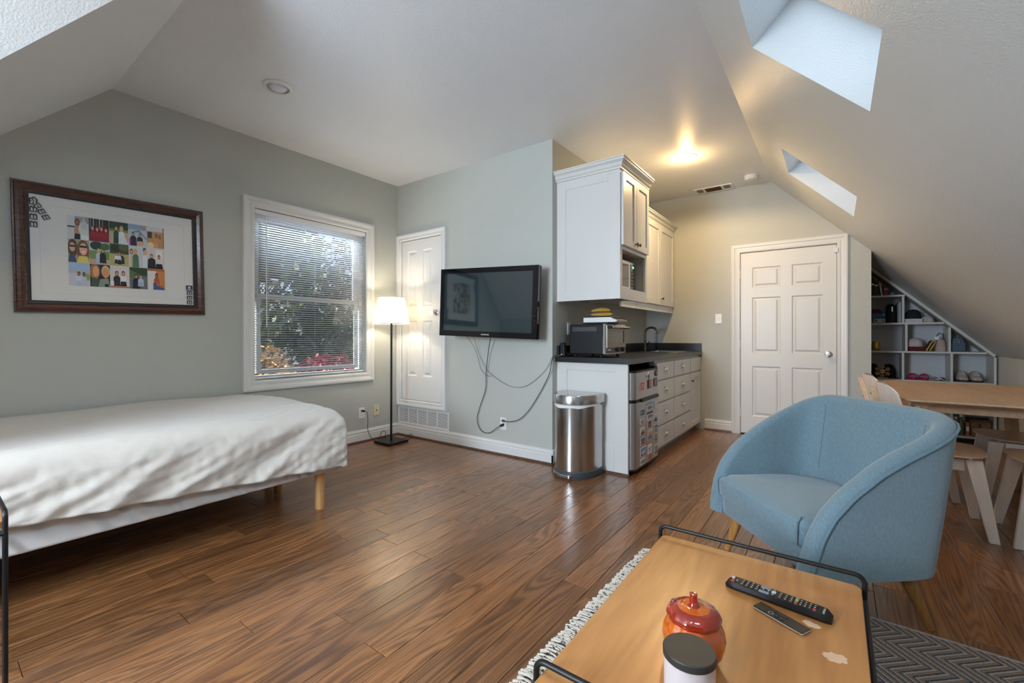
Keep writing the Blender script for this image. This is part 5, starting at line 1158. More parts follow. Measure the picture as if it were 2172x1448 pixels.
for i in range(3):
    for j in range(3): key(0.010 + i * 0.0125, -0.012 + j * 0.0105, .0045, .0036, 'k')
for j, c_ in enumerate(('r', 'gr', 'y', 'b')): key(0.046, -0.0135 + j * 0.009, .0035, .0035, c_, False)
for i in range(4):
    for j in range(3): key(0.056 + i * 0.0098, -0.012 + j * 0.0105, .0036, .0036, 'r' if (i, j) == (3, 0) else 'k')
text_mesh('SAMSUNG', 0.0065, lambda a, b, z_: X @ Vector((0.1045 - b, a, 0.0213 + z_)), bmats['w'], 'brand_lettering', body, 0.0001)
c = Vector((-0.1095, 1.2705, TZ + 0.0003)); t = thing('small_remote', 'slim black and silver media remote beside the television remote', 'remote control', c)
X = local(c, math.atan2(1.2415 - 1.300, 0.118))
g = G(); g.x = X; g.box(-0.062, 0.062, -0.019, 0.019, 0, 0.0055); sb_ = g.build('body', 'nickel', t, bevel=0.004)
g = G(); g.x = X; g.box(-0.0605, 0.0605, -0.0175, 0.0175, 0.0056, 0.0068); fp = g.build('face', 'gloss', t, bevel=0.0008)
g = G(); g.x = X; g.box(-0.0585, -0.030, -0.0165, 0.0165, 0.00681, 0.0070); g.build('touch_surface', 'blackplastic', fp)
def ring(u, v, r0, r1, mt):
    gg = G(); gg.x = X; n = 20
    gg.add([(u + r * math.cos(2 * math.pi * k / n), v + r * math.sin(2 * math.pi * k / n), 0.0072) for r in (r0, r1) for k in range(n)], [(k, (k + 1) % n, n + (k + 1) % n, n + k) for k in range(n)]); gg.build('button_ring', mt, fp, recalc=False)
def disc(u, v, r, mt, nm='button'):
    gg = G(); gg.x = X; gg.cyl((u, v, 0.0068), (u, v, 0.0078), r, n=16); gg.build(nm, mt, fp)
ring(-0.020, -0.0075, 0.0048, 0.0062, bmats['w']); disc(-0.020, -0.0075, 0.0044, 'blackplastic'); 
for u, v in ((-0.020, 0.0075), (-0.006, -0.0075), (0.008, -0.0075)): disc(u, v, 0.0052, bmats['k']); disc(u, v, 0.0018, bmats['w'], 'button_mark')
g = G(); g.x = X; g.box(-0.011, 0.013, 0.003, 0.0125, 0.0069, 0.0078); g.build('volume_rocker', bmats['k'], fp, bevel=0.002)

# ------------------------------------------------------------------ armchair
AC = Vector((-0.12, 2.42, 0)); t = thing('armchair', 'light blue upholstered tub armchair with round wooden legs', 'armchair', (0, 0, 0))
HW, FR, BK = 0.404, -0.237, 0.405      # half width, front, back at the rim
ZB, ZT = 0.205, 0.800
RIM = [(-0.237, 0.205), (-0.232, 0.24), (-0.222, 0.29), (-0.205, 0.362), (-0.168, 0.440), (-0.10, 0.522), (0.0, 0.597), (0.106, 0.655), (0.245, 0.718), (0.353, 0.772), (0.405, 0.800)]
def rim_h(y_):
    for (a, ha), (b, hb) in zip(RIM, RIM[1:]):
        if y_ <= b: return ha + (hb - ha) * max(0, y_ - a) / (b - a)
    return RIM[-1][1]
def rim(s):
    """plan x, y, and rim height"""
    # arms run straight forward from the widest point
    aa = (s - 0.5) * 2
    if abs(aa) < 0.62:
        th = aa / 0.62 * math.pi / 2; n = 5.6
        r = 1.0 / ((abs(math.sin(th)) ** n + abs(math.cos(th)) ** n) ** (1 / n))
        x_ = HW * r * math.sin(th); y_ = -0.02 + (BK + 0.02) * r * math.cos(th)
    else:
        k = (abs(aa) - 0.62) / 0.38
        x_ = math.copysign(HW - 0.030 * k * k, aa); y_ = -0.02 + (FR + 0.02) * math.sin(k * math.pi / 2)
    h = sum(rim_h(y_ + q) for q in (-0.02, -0.01, 0, 0.01, 0.02)) / 5 if y_ > -0.15 else rim_h(y_)
    return x_, y_, h
NS = 72
def shell_pt(s, kind, v):
    x_, y_, h = rim(s)
    zz_ = ZB + (h - ZB) * v
    f = (zz_ - ZB) / (ZT - ZB)
    q_ = min(1, max(0, f)) ** 0.9; tp = 0.95 + 0.05 * q_; tq = 0.80 + 0.20 * q_          # the shell narrows towards the base
    p = Vector((x_ * tp, (y_ + 0.05) * tq - 0.05 if y_ > -0.05 else y_, zz_))
    if kind == 'in':
        d = Vector((x_, max(0.0, y_ + 0.02) * 1.1, 0)); d = d.normalized() if d.length > 1e-4 else Vector((0, 1, 0))
        p = p - d * 0.090 * (0.80 + 0.2 * (1 - v))
    return p
g = G()
S = [0.5 + math.copysign(abs(q) ** 0.9, q) * 0.5 for q in [(-1 + 2 * i / NS) for i in range(NS + 1)]]
nv = 14; vs = []; 
prof_n = 10 + 7 + 10
for s in S:
    row_ = []
    for j in range(10): row_.append(shell_pt(s, 'out', 0.985 * j / 9))
    o_ = shell_pt(s, 'out', 0.985); i_ = shell_pt(s, 'in', 0.985); mid_ = (o_ + i_) / 2; hv = (i_ - o_) / 2
    # rolled top edge, leaning with the slope of the rim
    ds = 0.01; r0_ = Vector(rim(max(0, s - ds))); r1_ = Vector(rim(min(1, s + ds))); tan = (r1_ - r0_).normalized()
    upv = (hv.cross(tan)).normalized(); 
    if upv.z < 0: upv = -upv
    if abs(s - 0.5) > 0.40 and upv.y > 0: upv = -upv
    for j in range(1, 8):
        a = math.pi * j / 8; row_.append(mid_ - hv * math.cos(a) + upv * 0.030 * math.sin(a))
    for j in range(10): row_.append(shell_pt(s, 'in', 0.985 * (1 - j / 9)))
    vs += row_
n = prof_n
fs = [(i * n + k, i * n + k + 1, (i + 1) * n + k + 1, (i + 1) * n + k) for i in range(NS) for k in range(n - 1)] + [(i * n + n - 1, i * n, (i + 1) * n, (i + 1) * n + n - 1) for i in range(NS)]
fs += [tuple(range(n)), tuple(NS * n + k for k in range(n - 1, -1, -1))]
g.add(vs, fs); g.build('shell', 'blue', t, smooth=75)
pip = [shell_pt(s, 'out', 0.985) + Vector((0, 0, 0.004)) for s in S]
for i, p_ in enumerate(pip):
    c_ = Vector((p_.x, p_.y, 0)); pip[i] = p_ + c_.normalized() * 0.003
G().tube(pip, 0.0055, 8).build('piping', 'pipe', t, smooth=60)
# inner back seams
for sg in (-1, 1):
    s = 0.5 + sg * 0.13
    G().tube([shell_pt(s, 'in', v) + Vector((-sg * 0.0, -0.0015, 0)) for v in [0.4 + 0.55 * k / 8 for k in range(9)]], 0.0018, 5).build('seam', 'pipe', t, smooth=60)
# seat deck, front rail, cushion
def dplan(z, e, fy):
    pts = []
    for i in range(33):
        th = math.pi * i / 32; nn = 2.6
        r = 1.0 / ((abs(math.cos(th)) ** nn + abs(math.sin(th)) ** nn) ** (1 / nn))
        pts.append((e * r * math.cos(th), -0.02 + (e + 0.02) * r * math.sin(th), z))
    pts += [(-e, fy + 0.03, z), (-e + 0.02, fy + 0.004, z), (-e + 0.05, fy, z), (e - 0.05, fy, z), (e - 0.02, fy + 0.004, z), (e, fy + 0.03, z)]
    return pts
def dsolid(levels):
    rs = [dplan(z, e, fy) for z, e, fy in levels]; n = len(rs[0]); vs = [p for r_ in rs for p in r_]
    fs = [(i * n + k, i * n + (k + 1) % n, (i + 1) * n + (k + 1) % n, (i + 1) * n + k) for i in range(len(rs) - 1) for k in range(n)]
    return G().add(vs, fs + [tuple(range(n - 1, -1, -1)), tuple(range((len(rs) - 1) * n, len(rs) * n))])
dsolid([(ZB - 0.004, 0.300, -0.215), (ZB + 0.004, 0.306, -0.224), (0.292, 0.306, -0.226)]).build('front_rail', 'blue', t, smooth=50)
dsolid([(0.2925, 0.280, -0.220), (0.298, 0.296, -0.238), (0.310, 0.302, -0.245), (0.375, 0.302, -0.245), (0.392, 0.295, -0.236), (0.402, 0.275, -0.212), (0.410, 0.20, -0.14), (0.413, 0.10, -0.06)]).build('seat_cushion', 'blue', t, smooth=75)
for sx_ in (-1, 1):
    G().tube([(sx_ * 0.285, -0.244, 0.306), (sx_ * 0.290, -0.246, 0.37), (sx_ * 0.284, -0.240, 0.389), (sx_ * 0.265, -0.21, 0.404)], 0.004, 6).build('cushion_piping', 'pipe', t, smooth=60)
for sx_ in (-1, 1):
    for yf, yt in ((-0.186, -0.15), (0.241, 0.18)):
        w_ = 0.306 if yf < 0 else 0.355
        G().cyl((sx_ * w_, yf, 0.0105 if (sx_ > 0 and yf < 0) else 0.0), (sx_ * (w_ - 0.05), yt, ZB + 0.002), 0.014, 0.029, 18).build('leg', 'legwood', t, smooth=40)
t.rotation_euler = (0, 0, math.radians(-50)); t.location = AC

# ------------------------------------------------------------------ dining table and four chairs
t = thing('dining_table', 'light beech dining table with chamfered edge under the sloped ceiling', 'table', (0.74, 4.25, 0))
TX0, TX1, TY0, TY1, TTZ = 0.325, 1.165, 3.525, 4.985, 0.742
def rrect(x0, x1, y0, y1, rc, z, bow=0.0):
    pts = []
    for cx_, cy_, a0_ in ((x1 - rc, y1 - rc, 0), (x0 + rc, y1 - rc, 90), (x0 + rc, y0 + rc, 180), (x1 - rc, y0 + rc, 270)):
        for k in range(7):
            a = math.radians(a0_ + 15 * k); pts.append((cx_ + rc * math.cos(a), cy_ + rc * math.sin(a), z))
    return pts
def loft(rings):
    n = len(rings[0]); g = G(); vs = [p for r_ in rings for p in r_]
    return g.add(vs, [(i * n + k, i * n + (k + 1) % n, (i + 1) * n + (k + 1) % n, (i + 1) * n + k) for i in range(len(rings) - 1) for k in range(n)] + [tuple(range(n - 1, -1, -1)), tuple(range((len(rings) - 1) * n, len(rings) * n))])
loft([rrect(TX0 + 0.07, TX1 - 0.07, TY0 + 0.07, TY1 - 0.07, 0.05, TTZ - 0.034), rrect(TX0, TX1, TY0, TY1, 0.07, TTZ - 0.010), rrect(TX0, TX1, TY0, TY1, 0.07, TTZ)]).build('table_top', 'beech', t, smooth=30)
def plank_leg(p_top, p_bot, wt, wb, th, dirv):
    """flat tapered leg: widths along dirv, thickness across"""
    p_top = Vector(p_top); p_bot = Vector(p_bot); d = Vector(dirv).normalized(); n_ = Vector((0, 0, 1)).cross(d)
    q = lambda p, w: [p - d * w / 2 - n_ * th / 2, p + d * w / 2 - n_ * th / 2, p + d * w / 2 + n_ * th / 2, p - d * w / 2 + n_ * th / 2]
    return G().hexa(q(p_bot, wb), q(p_top, wt))
for sx_, lx_ in ((-1, TX0 + 0.15), (1, TX1 - 0.15)):
    for sy_, ly_ in ((-1, TY0 + 0.27), (1, TY1 - 0.27)):
        plank_leg((lx_, ly_, TTZ - 0.036), (lx_ + sx_ * 0.05, ly_ + sy_ * 0.05, 0), 0.085, 0.05, 0.04, (1, 1 * sx_ * sy_, 0)).build('leg', 'beech', t, bevel=0.003)
B(TX0 + 0.12, TX1 - 0.12, TY0 + 0.24, TY0 + 0.27, TTZ - 0.095, TTZ - 0.0345).build('cross_rail', 'beech', t)
B(TX0 + 0.12, TX1 - 0.12, TY1 - 0.27, TY1 - 0.24, TTZ - 0.095, TTZ - 0.0345).build('cross_rail', 'beech', t)

def dining_chair():
    """faces +x, origin on the floor under the middle of the seat"""
    t = thing('dining_chair', 'x', 'chair', (0, 0, 0), 'chairs around the dining table')
    # seat: rounded shield, wider at the front, slightly dished
    rings = []
    out = []
    for k in range(40):
        a = 2 * math.pi * k / 40; n_ = 3.2; r = 1 / ((abs(math.cos(a)) ** n_ + abs(math.sin(a)) ** n_) ** (1 / n_))
        x_ = 0.205 * r * math.cos(a); y_ = 0.215 * r * math.sin(a) * (1 + 0.10 * x_ / 0.2); out.append((x_, y_))
    lv = [(0.90, 0.438), (1.0, 0.444), (1.0, 0.450), (0.985, 0.453)]
    rings = [[(x_ * k, y_ * k, z + 0.012 * (x_ / 0.2) ** 2 * 0.6) for x_, y_ in out] for k, z in lv]
    loft(rings).build('seat', 'beech', t, smooth=40)
    for sy_ in (-1, 1):
        y_ = sy_ * 0.150
        fr_ = plank_leg((0.135, y_, 0.428), (0.205, y_ + sy_ * 0.055, 0), 0.070, 0.042, 0.030, (1, 0, 0)).build('leg', 'beechw', t, bevel=0.003)
        plank_leg((-0.135, y_, 0.428), (-0.205, y_ + sy_ * 0.055, 0), 0.070, 0.042, 0.030, (1, 0, 0)).build('leg', 'beechw', t, bevel=0.003)
        B(-0.098, 0.098, y_ - 0.014, y_ + 0.014, 0.362, 0.427).build('side_rail', 'beechw', t, bevel=0.003)
        for xx in (-0.12, 0.12): G().cyl((xx, y_, 0.426), (xx, y_, 0.444), 0.012, n=12).build('seat_spacer', 'nickel', t, smooth=40)
    u_ = G().hexa([(-0.205, -0.022, 0.40), (-0.160, -0.022, 0.40), (-0.160, 0.022, 0.40), (-0.205, 0.022, 0.40)],
                  [(-0.315, -0.019, 0.80), (-0.282, -0.019, 0.80), (-0.282, 0.019, 0.80), (-0.315, 0.019, 0.80)]).build('back_upright', 'beech', t, bevel=0.003)
    for z_ in (0.66, 0.755):
        xb_ = -0.205 - 0.110 * (z_ - 0.40) / 0.40
        G().cyl((xb_ - 0.004, 0, z_), (xb_ + 0.003, 0, z_), 0.007, n=12).build('bolt', 'nickel', u_, smooth=40)
    B(-0.200, -0.10, -0.022, 0.022, 0.40, 0.4365).build('upright_foot', 'beech', t)
    # curved back panel
    def bk(u, v, off):
        a = (u - .5) * 2; y_ = (0.205 - 0.02 * (1 - v)) * a; z_ = 0.595 + 0.235 * v - 0.075 * (abs(a) ** 5) * (v - .35)
        x_ = -0.238 - 0.046 * v + 0.085 * a * a
        return Vector((x_ + off, y_, z_))
    g = G(); nu, nv_ = 21, 5; vs = [bk(i / (nu - 1), j / (nv_ - 1), o_) for o_ in (0, 0.012) for i in range(nu) for j in range(nv_)]
    N_ = nu * nv_; fs = []
    for i in range(nu - 1):
        for j in range(nv_ - 1):
            q = (i * nv_ + j, (i + 1) * nv_ + j, (i + 1) * nv_ + j + 1, i * nv_ + j + 1); fs.append(q); fs.append(tuple(N_ + k for k in q[::-1]))
    for i in range(nu - 1):
        for j in (0, nv_ - 1): fs.append((i * nv_ + j, (i + 1) * nv_ + j, N_ + (i + 1) * nv_ + j, N_ + i * nv_ + j))
    for j in range(nv_ - 1):
        for i in (0, nu - 1): fs.append((i * nv_ + j, i * nv_ + j + 1, N_ + i * nv_ + j + 1, N_ + i * nv_ + j))
    g.add(vs, fs); g.build('backrest', 'beechw', t, smooth=50)
    return t
ch0 = dining_chair()
spots = [(0.487, 3.665, 0, 'pale wooden dining chair tucked under the table, nearest the blue armchair'), (0.450, 4.36, 0, 'pale wooden dining chair tucked under the table, on the door side near the shelves'),
         (0.985, 3.655, 180, 'pale wooden dining chair under the sloped ceiling, facing the chair nearest the armchair'), (0.985, 4.36, 180, 'pale wooden dining chair under the sloped ceiling, near the shelves')]
for i, (x_, y_, r_, lab) in enumerate(spots):
    o = ch0 if i == 0 else copy_tree(ch0)
    o['label'] = lab; o.location = (x_, y_, 0); o.rotation_euler = (0, 0, math.radians(r_))

# ------------------------------------------------------------------ shelf unit in the alcove
SY0, SY1 = 6.60, 6.90; bt = 0.020
t = thing('shelf_unit', 'white open shelf unit with a sloped top fitted into the alcove', 'shelf', (0.82, 6.75, 0))
SXL, SXR = XALC + 0.003, 1.335
sx_at = lambda z, off: K - z - off * math.sqrt(2)     # x of the sloped board's underside at height z
M['shelfw'] = mat('shelf_white', (0.62, 0.60, 0.55), 0.45, var=0.03)
def sboard(z, x1): B(SXL, x1, SY0, SY1, z - bt, z).build('shelf_board', 'shelfw', t)
OFF = 0.030
zs_ = [1.589, 1.273, 0.953, 0.632, 0.345, 0.06]
for z in zs_: sboard(z, min(SXR - bt, sx_at(z, OFF)))
def divider(x_, z0_, z1_): B(x_ - bt / 2, x_ + bt / 2, SY0, SY1, z0_, z1_).build('divider', 'shelfw', t)
divider(0.613, 1.2735, 1.5685); divider(0.640, 0.9535, 1.2525); divider(0.988, 0.9535, 1.2165); divider(0.612, 0.6325, 0.9325); divider(1.004, 0.6325, 0.9325)
divider(0.640, 0.0605, 0.3245); divider(1.004, 0.0605, 0.3245); divider(0.640, 0.3455, 0.6115); divider(1.004, 0.3455, 0.6115)
B(SXR - bt, SXR, SY0, SY1, 0.0, 0.902).build('side_board', 'shelfw', t)
g = G().prism([(SXL, SY0, K - SXL - 0.004), (SXR, SY0, K - SXR - 0.004), (SXR - bt, SY0, K - SXR + bt - OFF * 1.414 + 0.0), (SXL, SY0, K - SXL - OFF * 1.414)], (0, SY1 - SY0, 0)); g.build('sloped_board', 'shelfw', t)
g = G().prism([(SXL, SY1, 0), (SXR, SY1, 0), (SXR, SY1, K - SXR - 0.006), (SXL, SY1, K - SXL - 0.006)], (0, 0.012, 0)); g.build('back_panel', mat('shelf_back', (0.52, 0.53, 0.55), 0.6, var=0.03), t)

# things on the shelves
def clo(name, col, **k): return mat(name, col, k.pop('rough', 0.8), var=k.pop('var', 0.15), **k)
def book(label, x0, x1, z, h, col, y0=6.625, d=0.16, lean=0.0):
    t = thing('book', label, 'book', ((x0 + x1) / 2, y0 + d / 2, z + 0.0005), 'books on the top shelf')
    c_ = clo('book_cover', col, rough=0.6)
    b0, b1 = x0 + 0.002, x1 - 0.002
    G().box(x0, b0, y0, y0 + d, z + .0005, z + h).box(b1, x1, y0, y0 + d, z + .0005, z + h).box(b0, b1, y0, y0 + 0.003, z + .0005, z + h).build('cover', c_, t)
    B(b0, b1, y0 + 0.003, y0 + d - 0.004, z + 0.003, z + h - 0.003).build('pages', mat('paper', (0.7, 0.66, 0.58), 0.8), t)
    B(x0 + 0.001, x1 - 0.001, y0 - 0.0006, y0, z + h * 0.62, z + h * 0.72).build('spine_band', mat('gilt', (0.45, 0.34, 0.16), 0.4, metal=0.5), t)
    if lean: t.rotation_euler = (0, lean, 0); t.location.z += abs(math.sin(lean)) * (x1 - x0) / 2
z = 1.589
book('dark olive book with gold bands at the wall end of the top shelf', 0.300, 0.330, z, 0.225, (0.07, 0.055, 0.022))
book('near-black book beside the olive one on the top shelf', 0.332, 0.362, z, 0.20, (0.022, 0.012, 0.012))
book('dark maroon book beside the near-black one on the top shelf', 0.364, 0.398, z, 0.18, (0.07, 0.012, 0.016))
book('white book leaning on the top shelf', 0.424, 0.438, z, 0.150, (0.74, 0.70, 0.64), lean=-0.13)
book('bright red book on the top shelf', 0.447, 0.482, z, 0.108, (0.33, 0.02, 0.035), lean=0.0)
t = thing('glass_ornament', 'small blue-grey glass ornament at the tip of the top shelf', 'ornament', (0.525, 6.68, z))
G().lathe((0.522, 6.68, z + .0005), [(0, 0), (0.022, 0), (0.026, 0.012), (0.020, 0.034), (0.010, 0.044), (0, 0.046)], 20).build('body', mat('grey_glass', (0.22, 0.30, 0.34), 0.08, spec=0.8), t, smooth=50)
# row 2
z = 1.273
t = thing('shoe_box', 'blue shoe box with a white label on the second shelf', 'box', (0.385, 6.72, z))
B(0.300, 0.462, 6.615, 6.88, z + .0005, z + 0.078).build('box', clo('shoe_box_blue', (0.012, 0.065, 0.17), rough=0.5), t)
B(0.297, 0.465, 6.612, 6.883, z + 0.0785, z + 0.112).build('lid', clo('shoe_box_lid', (0.015, 0.08, 0.20), rough=0.5), t, bevel=0.002)
p = P(lambda u, v, d: Vector((u, 6.615 - d, v)), (0.362, 0.458, z + 0.008, z + 0.046), 0.0012); p.base(0.001, (206, 204, 196)); p.rect(.06, .3, .2, .8, (60, 60, 62)).rect(.68, .94, .15, .85, (120, 128, 140)).rect(.36, .62, .55, .7, (120, 120, 120)).rect(.36, .62, .25, .4, (120, 120, 120)); p.build('box_label', t)
p = P(lambda u, v, d: Vector((u, 6.612 - d, v)), (0.430, 0.458, z + 0.086, z + 0.106), 0.0006); p.poly([(.1, .1), (.3, .1), (.3, .45), (.1, .45)], (200, 206, 214)).poly([(.4, .1), (.6, .1), (.6, .8), (.4, .8)], (200, 206, 214)).poly([(.7, .1), (.9, .1), (.9, .55), (.7, .55)], (200, 206, 214)); p.build('box_logo', t)
def cap(label, c, r, h, col, rz=0, brim=0.07, group='caps on the shelves', button=True, panel=None):
    t = thing('baseball_cap', label, 'cap', c, group); m_ = clo('cap_cloth', col, rough=0.9) if panel is None else panel
    c = Vector(c); g = G(); g.x = Matrix.Translation(c + Vector((0, 0, 0.0008))) @ Matrix.Rotation(rz, 4, 'Z')
    g.lathe((0, 0, 0), [(r, 0), (r * 1.0, h * 0.35), (r * 0.88, h * 0.7), (r * 0.6, h * 0.93), (r * 0.25, h), (0, h)], 30, lambda a: 1 + 0.015 * abs(math.sin(3 * a))); g.build('crown', m_, t, smooth=60)
    g = G(); g.x = Matrix.Translation(c + Vector((0, 0, 0.0008))) @ Matrix.Rotation(rz, 4, 'Z')
    ring_ = lambda rr, z_, k: [(rr * math.cos(a) * k, rr * math.sin(a), z_) for a in [math.radians(-75 + 150 * q / 14) for q in range(15)]]
    A_ = ring_(r * 0.98, 0.002, 1); Bq = [(r * 0.98 * math.cos(a) + brim * math.cos(a * 0.9), r * 0.92 * math.sin(a), 0.006 - 0.004 * abs(math.sin(a))) for a in [math.radians(-75 + 150 * q / 14) for q in range(15)]]
    A2 = [(x_, y_, z_ + 0.003) for x_, y_, z_ in A_]; B2 = [(x_, y_, z_ + 0.003) for x_, y_, z_ in Bq]
    vs = A_ + Bq + A2 + B2; fs = []
    for k in range(14): fs += [(k, k + 1, 16 + k, 15 + k), (30 + k, 45 + k, 46 + k, 31 + k), (15 + k, 16 + k, 46 + k, 45 + k)]
    g.add(vs, fs); g.build('brim', m_, t, smooth=50)
    if button:
        g = G(); g.x = Matrix.Translation(c); g.ell((0, 0, h), 0.008, 0.008, 0.005, 10, 6); g.build('button', m_, t, smooth=60)
    return t
cap('maroon cap lying on the blue shoe box', (0.372, 6.72, z + 0.1125), 0.062, 0.050, (0.16, 0.012, 0.03), -1.2, 0.045)
def bag(name, label, cat, c, w, d, h, col, strap=True, taper=0.85, tag_=None):
    t = thing(name, label, cat, c); c = Vector(c); m_ = clo(name + '_cloth', col, rough=0.85)
    rings = []
    for k, (f, z_) in enumerate(((0.86, 0), (1, 0.08), (1.0, 0.5), (taper, 0.85), (taper * 0.65, 0.97), (taper * 0.25, 1.0))):
        rings.append([(c.x + w / 2 * f * math.copysign(abs(math.cos(a)) ** .7, math.cos(a)), c.y + d / 2 * f * math.copysign(abs(math.sin(a)) ** .7, math.sin(a)), c.z + 0.0008 + h * z_) for a in [2 * math.pi * q / 24 for q in range(24)]])
    loft(rings).build('body', m_, t, smooth=60)
    return t
o = bag('drawstring_pouch', 'tall black cloth bag standing beside the blue shoe box', 'bag', (0.513, 6.70, z), 0.098, 0.12, 0.222, (0.012, 0.012, 0.016))
B(0.517, 0.527, 6.640, 6.6425, z + 0.13, z + 0.185).build('zip_pull', 'nickel', o)
t = thing('binder', 'pale grey binder standing at the divider of the second shelf', 'binder', (0.586, 6.72, z))
B(0.574, 0.600, 6.625, 6.86, z + .0006, z + 0.235).build('cover', clo('binder_grey', (0.42, 0.38, 0.35), rough=0.5), t, bevel=0.006)
B(0.5655, 0.5738, 6.63, 6.86, z + .0006, z + 0.21).build('sheaf', clo('binder_blue', (0.16, 0.20, 0.24), rough=0.6), t)
t = thing('storage_box', 'flat white box under the black cap on the second shelf', 'box', (0.715, 6.72, z))
B(0.632, 0.775, 6.625, 6.86, z + .0006, z + 0.034).build('box', clo('white_box', (0.52, 0.52, 0.54), rough=0.5), t)
B(0.629, 0.778, 6.622, 6.863, z + 0.0343, z + 0.042).build('lid', clo('white_box_lid', (0.56, 0.56, 0.58), rough=0.5), t)
o = cap('black cap resting on the flat white box', (0.706, 6.72, z + 0.0425), 0.070, 0.105, (0.010, 0.011, 0.012), -1.5, 0.03)
flor = mat('floral_cloth', (0.52, 0.47, 0.44), 0.9, var=0.75, vscale=26)
cap('white floral cap beside the black cap under the sloped board', (0.826, 6.71, z), 0.055, 0.072, (0.5, .45, .42), -1.9, 0.02, panel=flor)
# row 3
z = 0.953
t = thing('brass_mug', 'hammered brass mug with a handle on the third shelf', 'mug', (0.378, 6.68, z))
G().lathe((0.378, 6.68, z + .0006), [(0, 0), (0.036, 0), (0.042, 0.006), (0.040, 0.05), (0.038, 0.095), (0.041, 0.105), (0.037, 0.105), (0.034, 0.09), (0, 0.01)], 28).build('body', 'brass', t, smooth=50)
G().tube([(0.417, 6.672, z + 0.085), (0.438, 6.668, z + 0.07), (0.441, 6.667, z + 0.045), (0.416, 6.672, z + 0.02)], 0.005, 8).build('handle', 'brass', t, smooth=60)
cap('pink and white cap piled in the middle of the third shelf', (0.722, 6.69, z + 0.050), 0.066, 0.095, (0.5, .42, .40), 0.4, 0.03, panel=mat('pale_pink_cloth', (0.54, 0.44, 0.42), 0.9, var=0.35, vscale=18))
t = thing('folded_scarf', 'dark red folded scarf under the pink and white cap', 'scarf', (0.75, 6.70, z))
rings = [[(0.735 + 0.083 * f * math.copysign(abs(math.cos(a)) ** .6, math.cos(a)), 6.70 + 0.070 * f * math.copysign(abs(math.sin(a)) ** .6, math.sin(a)), z + .0006 + q_) for a in [2 * math.pi * q / 24 for q in range(24)]] for f, q_ in ((.94, 0), (1, 0.012), (.97, 0.024), (1, 0.036), (.9, 0.0485))]
loft(rings).build('fold', clo('maroon_wool', (0.10, 0.012, 0.016), rough=0.95), t, smooth=50)
for k, (x_, lab) in enumerate(((0.838, 'gold-edged picture frame leaning by the tan handbag'), (0.866, 'second gold-edged picture frame leaning behind the first'))):
    t = thing('leaning_frame', lab, 'picture frame', (x_, 6.70, z), 'frames leaning on the third shelf')
    B(x_ - 0.006, x_ + 0.006, 6.64, 6.80, z + .0006, z + 0.13 - 0.02 * k).build('moulding', 'brass', t); B(x_ - 0.009, x_ - 0.0062, 6.65, 6.79, z + .008, z + 0.122 - 0.02 * k).build('backing', clo('frame_back', (0.08, 0.04, 0.03)), t)
    t.rotation_euler = (0, 0.45, 0); t.location.x -= 0.03; t.location.z += 0.0042
t = thing('handbag', 'tan woven handbag with handles on the third shelf', 'handbag', (0.93, 6.71, z))
tanm = clo('tan_weave', (0.47, 0.35, 0.29), rough=0.8, bump=0.5, bscale=60)
hb = loft([[(0.928 + w_ * math.copysign(abs(math.cos(a)) ** .6, math.cos(a)), 6.70 + d_ * math.copysign(abs(math.sin(a)) ** .6, math.sin(a)), z + .0006 + q_) for a in [2 * math.pi * q / 28 for q in range(28)]] for w_, d_, q_ in ((.044, .05, 0), (.046, .055, .01), (.040, .05, .08), (.032, .042, .125))]).build('body', tanm, t, smooth=50)
G().tube([(0.900, 6.665, z + 0.12), (0.893, 6.66, z + 0.165), (0.915, 6.66, z + 0.200), (0.945, 6.66, z + 0.19), (0.955, 6.665, z + 0.12)], 0.006, 8).build('handle', clo('dark_strap', (0.09, 0.06, 0.055)), t, smooth=60)
G().prism([(0.885, 6.655, z + 0.13), (0.905, 6.655, z + 0.125), (0.912, 6.655, z + 0.175), (0.870, 6.655, z + 0.155)], (0, 0.004, 0)).build('neck_scarf', 'whiteplastic', t)
for k in range(3):
    for sg in (-1, 1): G().tube([(0.928 - sg * 0.030, 6.651 + 0.004, z + 0.012 + k * 0.032), (0.928 + sg * 0.028, 6.653 + 0.004, z + 0.050 + k * 0.030)], 0.0016, 5).build('weave_line', clo('weave_dark', (0.28, 0.19, 0.15)), hb)
o = bag('backpack', 'small slate blue backpack in the triangular bay of the third shelf', 'backpack', (1.066, 6.71, z), 0.130, 0.15, 0.160, (0.10, 0.145, 0.18), taper=0.70)
G().tube([(1.066, 6.633, z + 0.09), (1.066, 6.645, z + 0.13), (1.066, 6.675, z + 0.152)], 0.003, 6).build('zip', 'nickel', o)
G().grid(lambda u, v: Vector((1.066 + 0.048 * (u - .5) * 2, 6.6335 - 0.004 * math.sin(math.pi * u), z + 0.012 + 0.082 * v)), 9, 5).build('front_pocket', clo('pocket_blue', (0.075, 0.115, 0.15)), o, smooth=60)
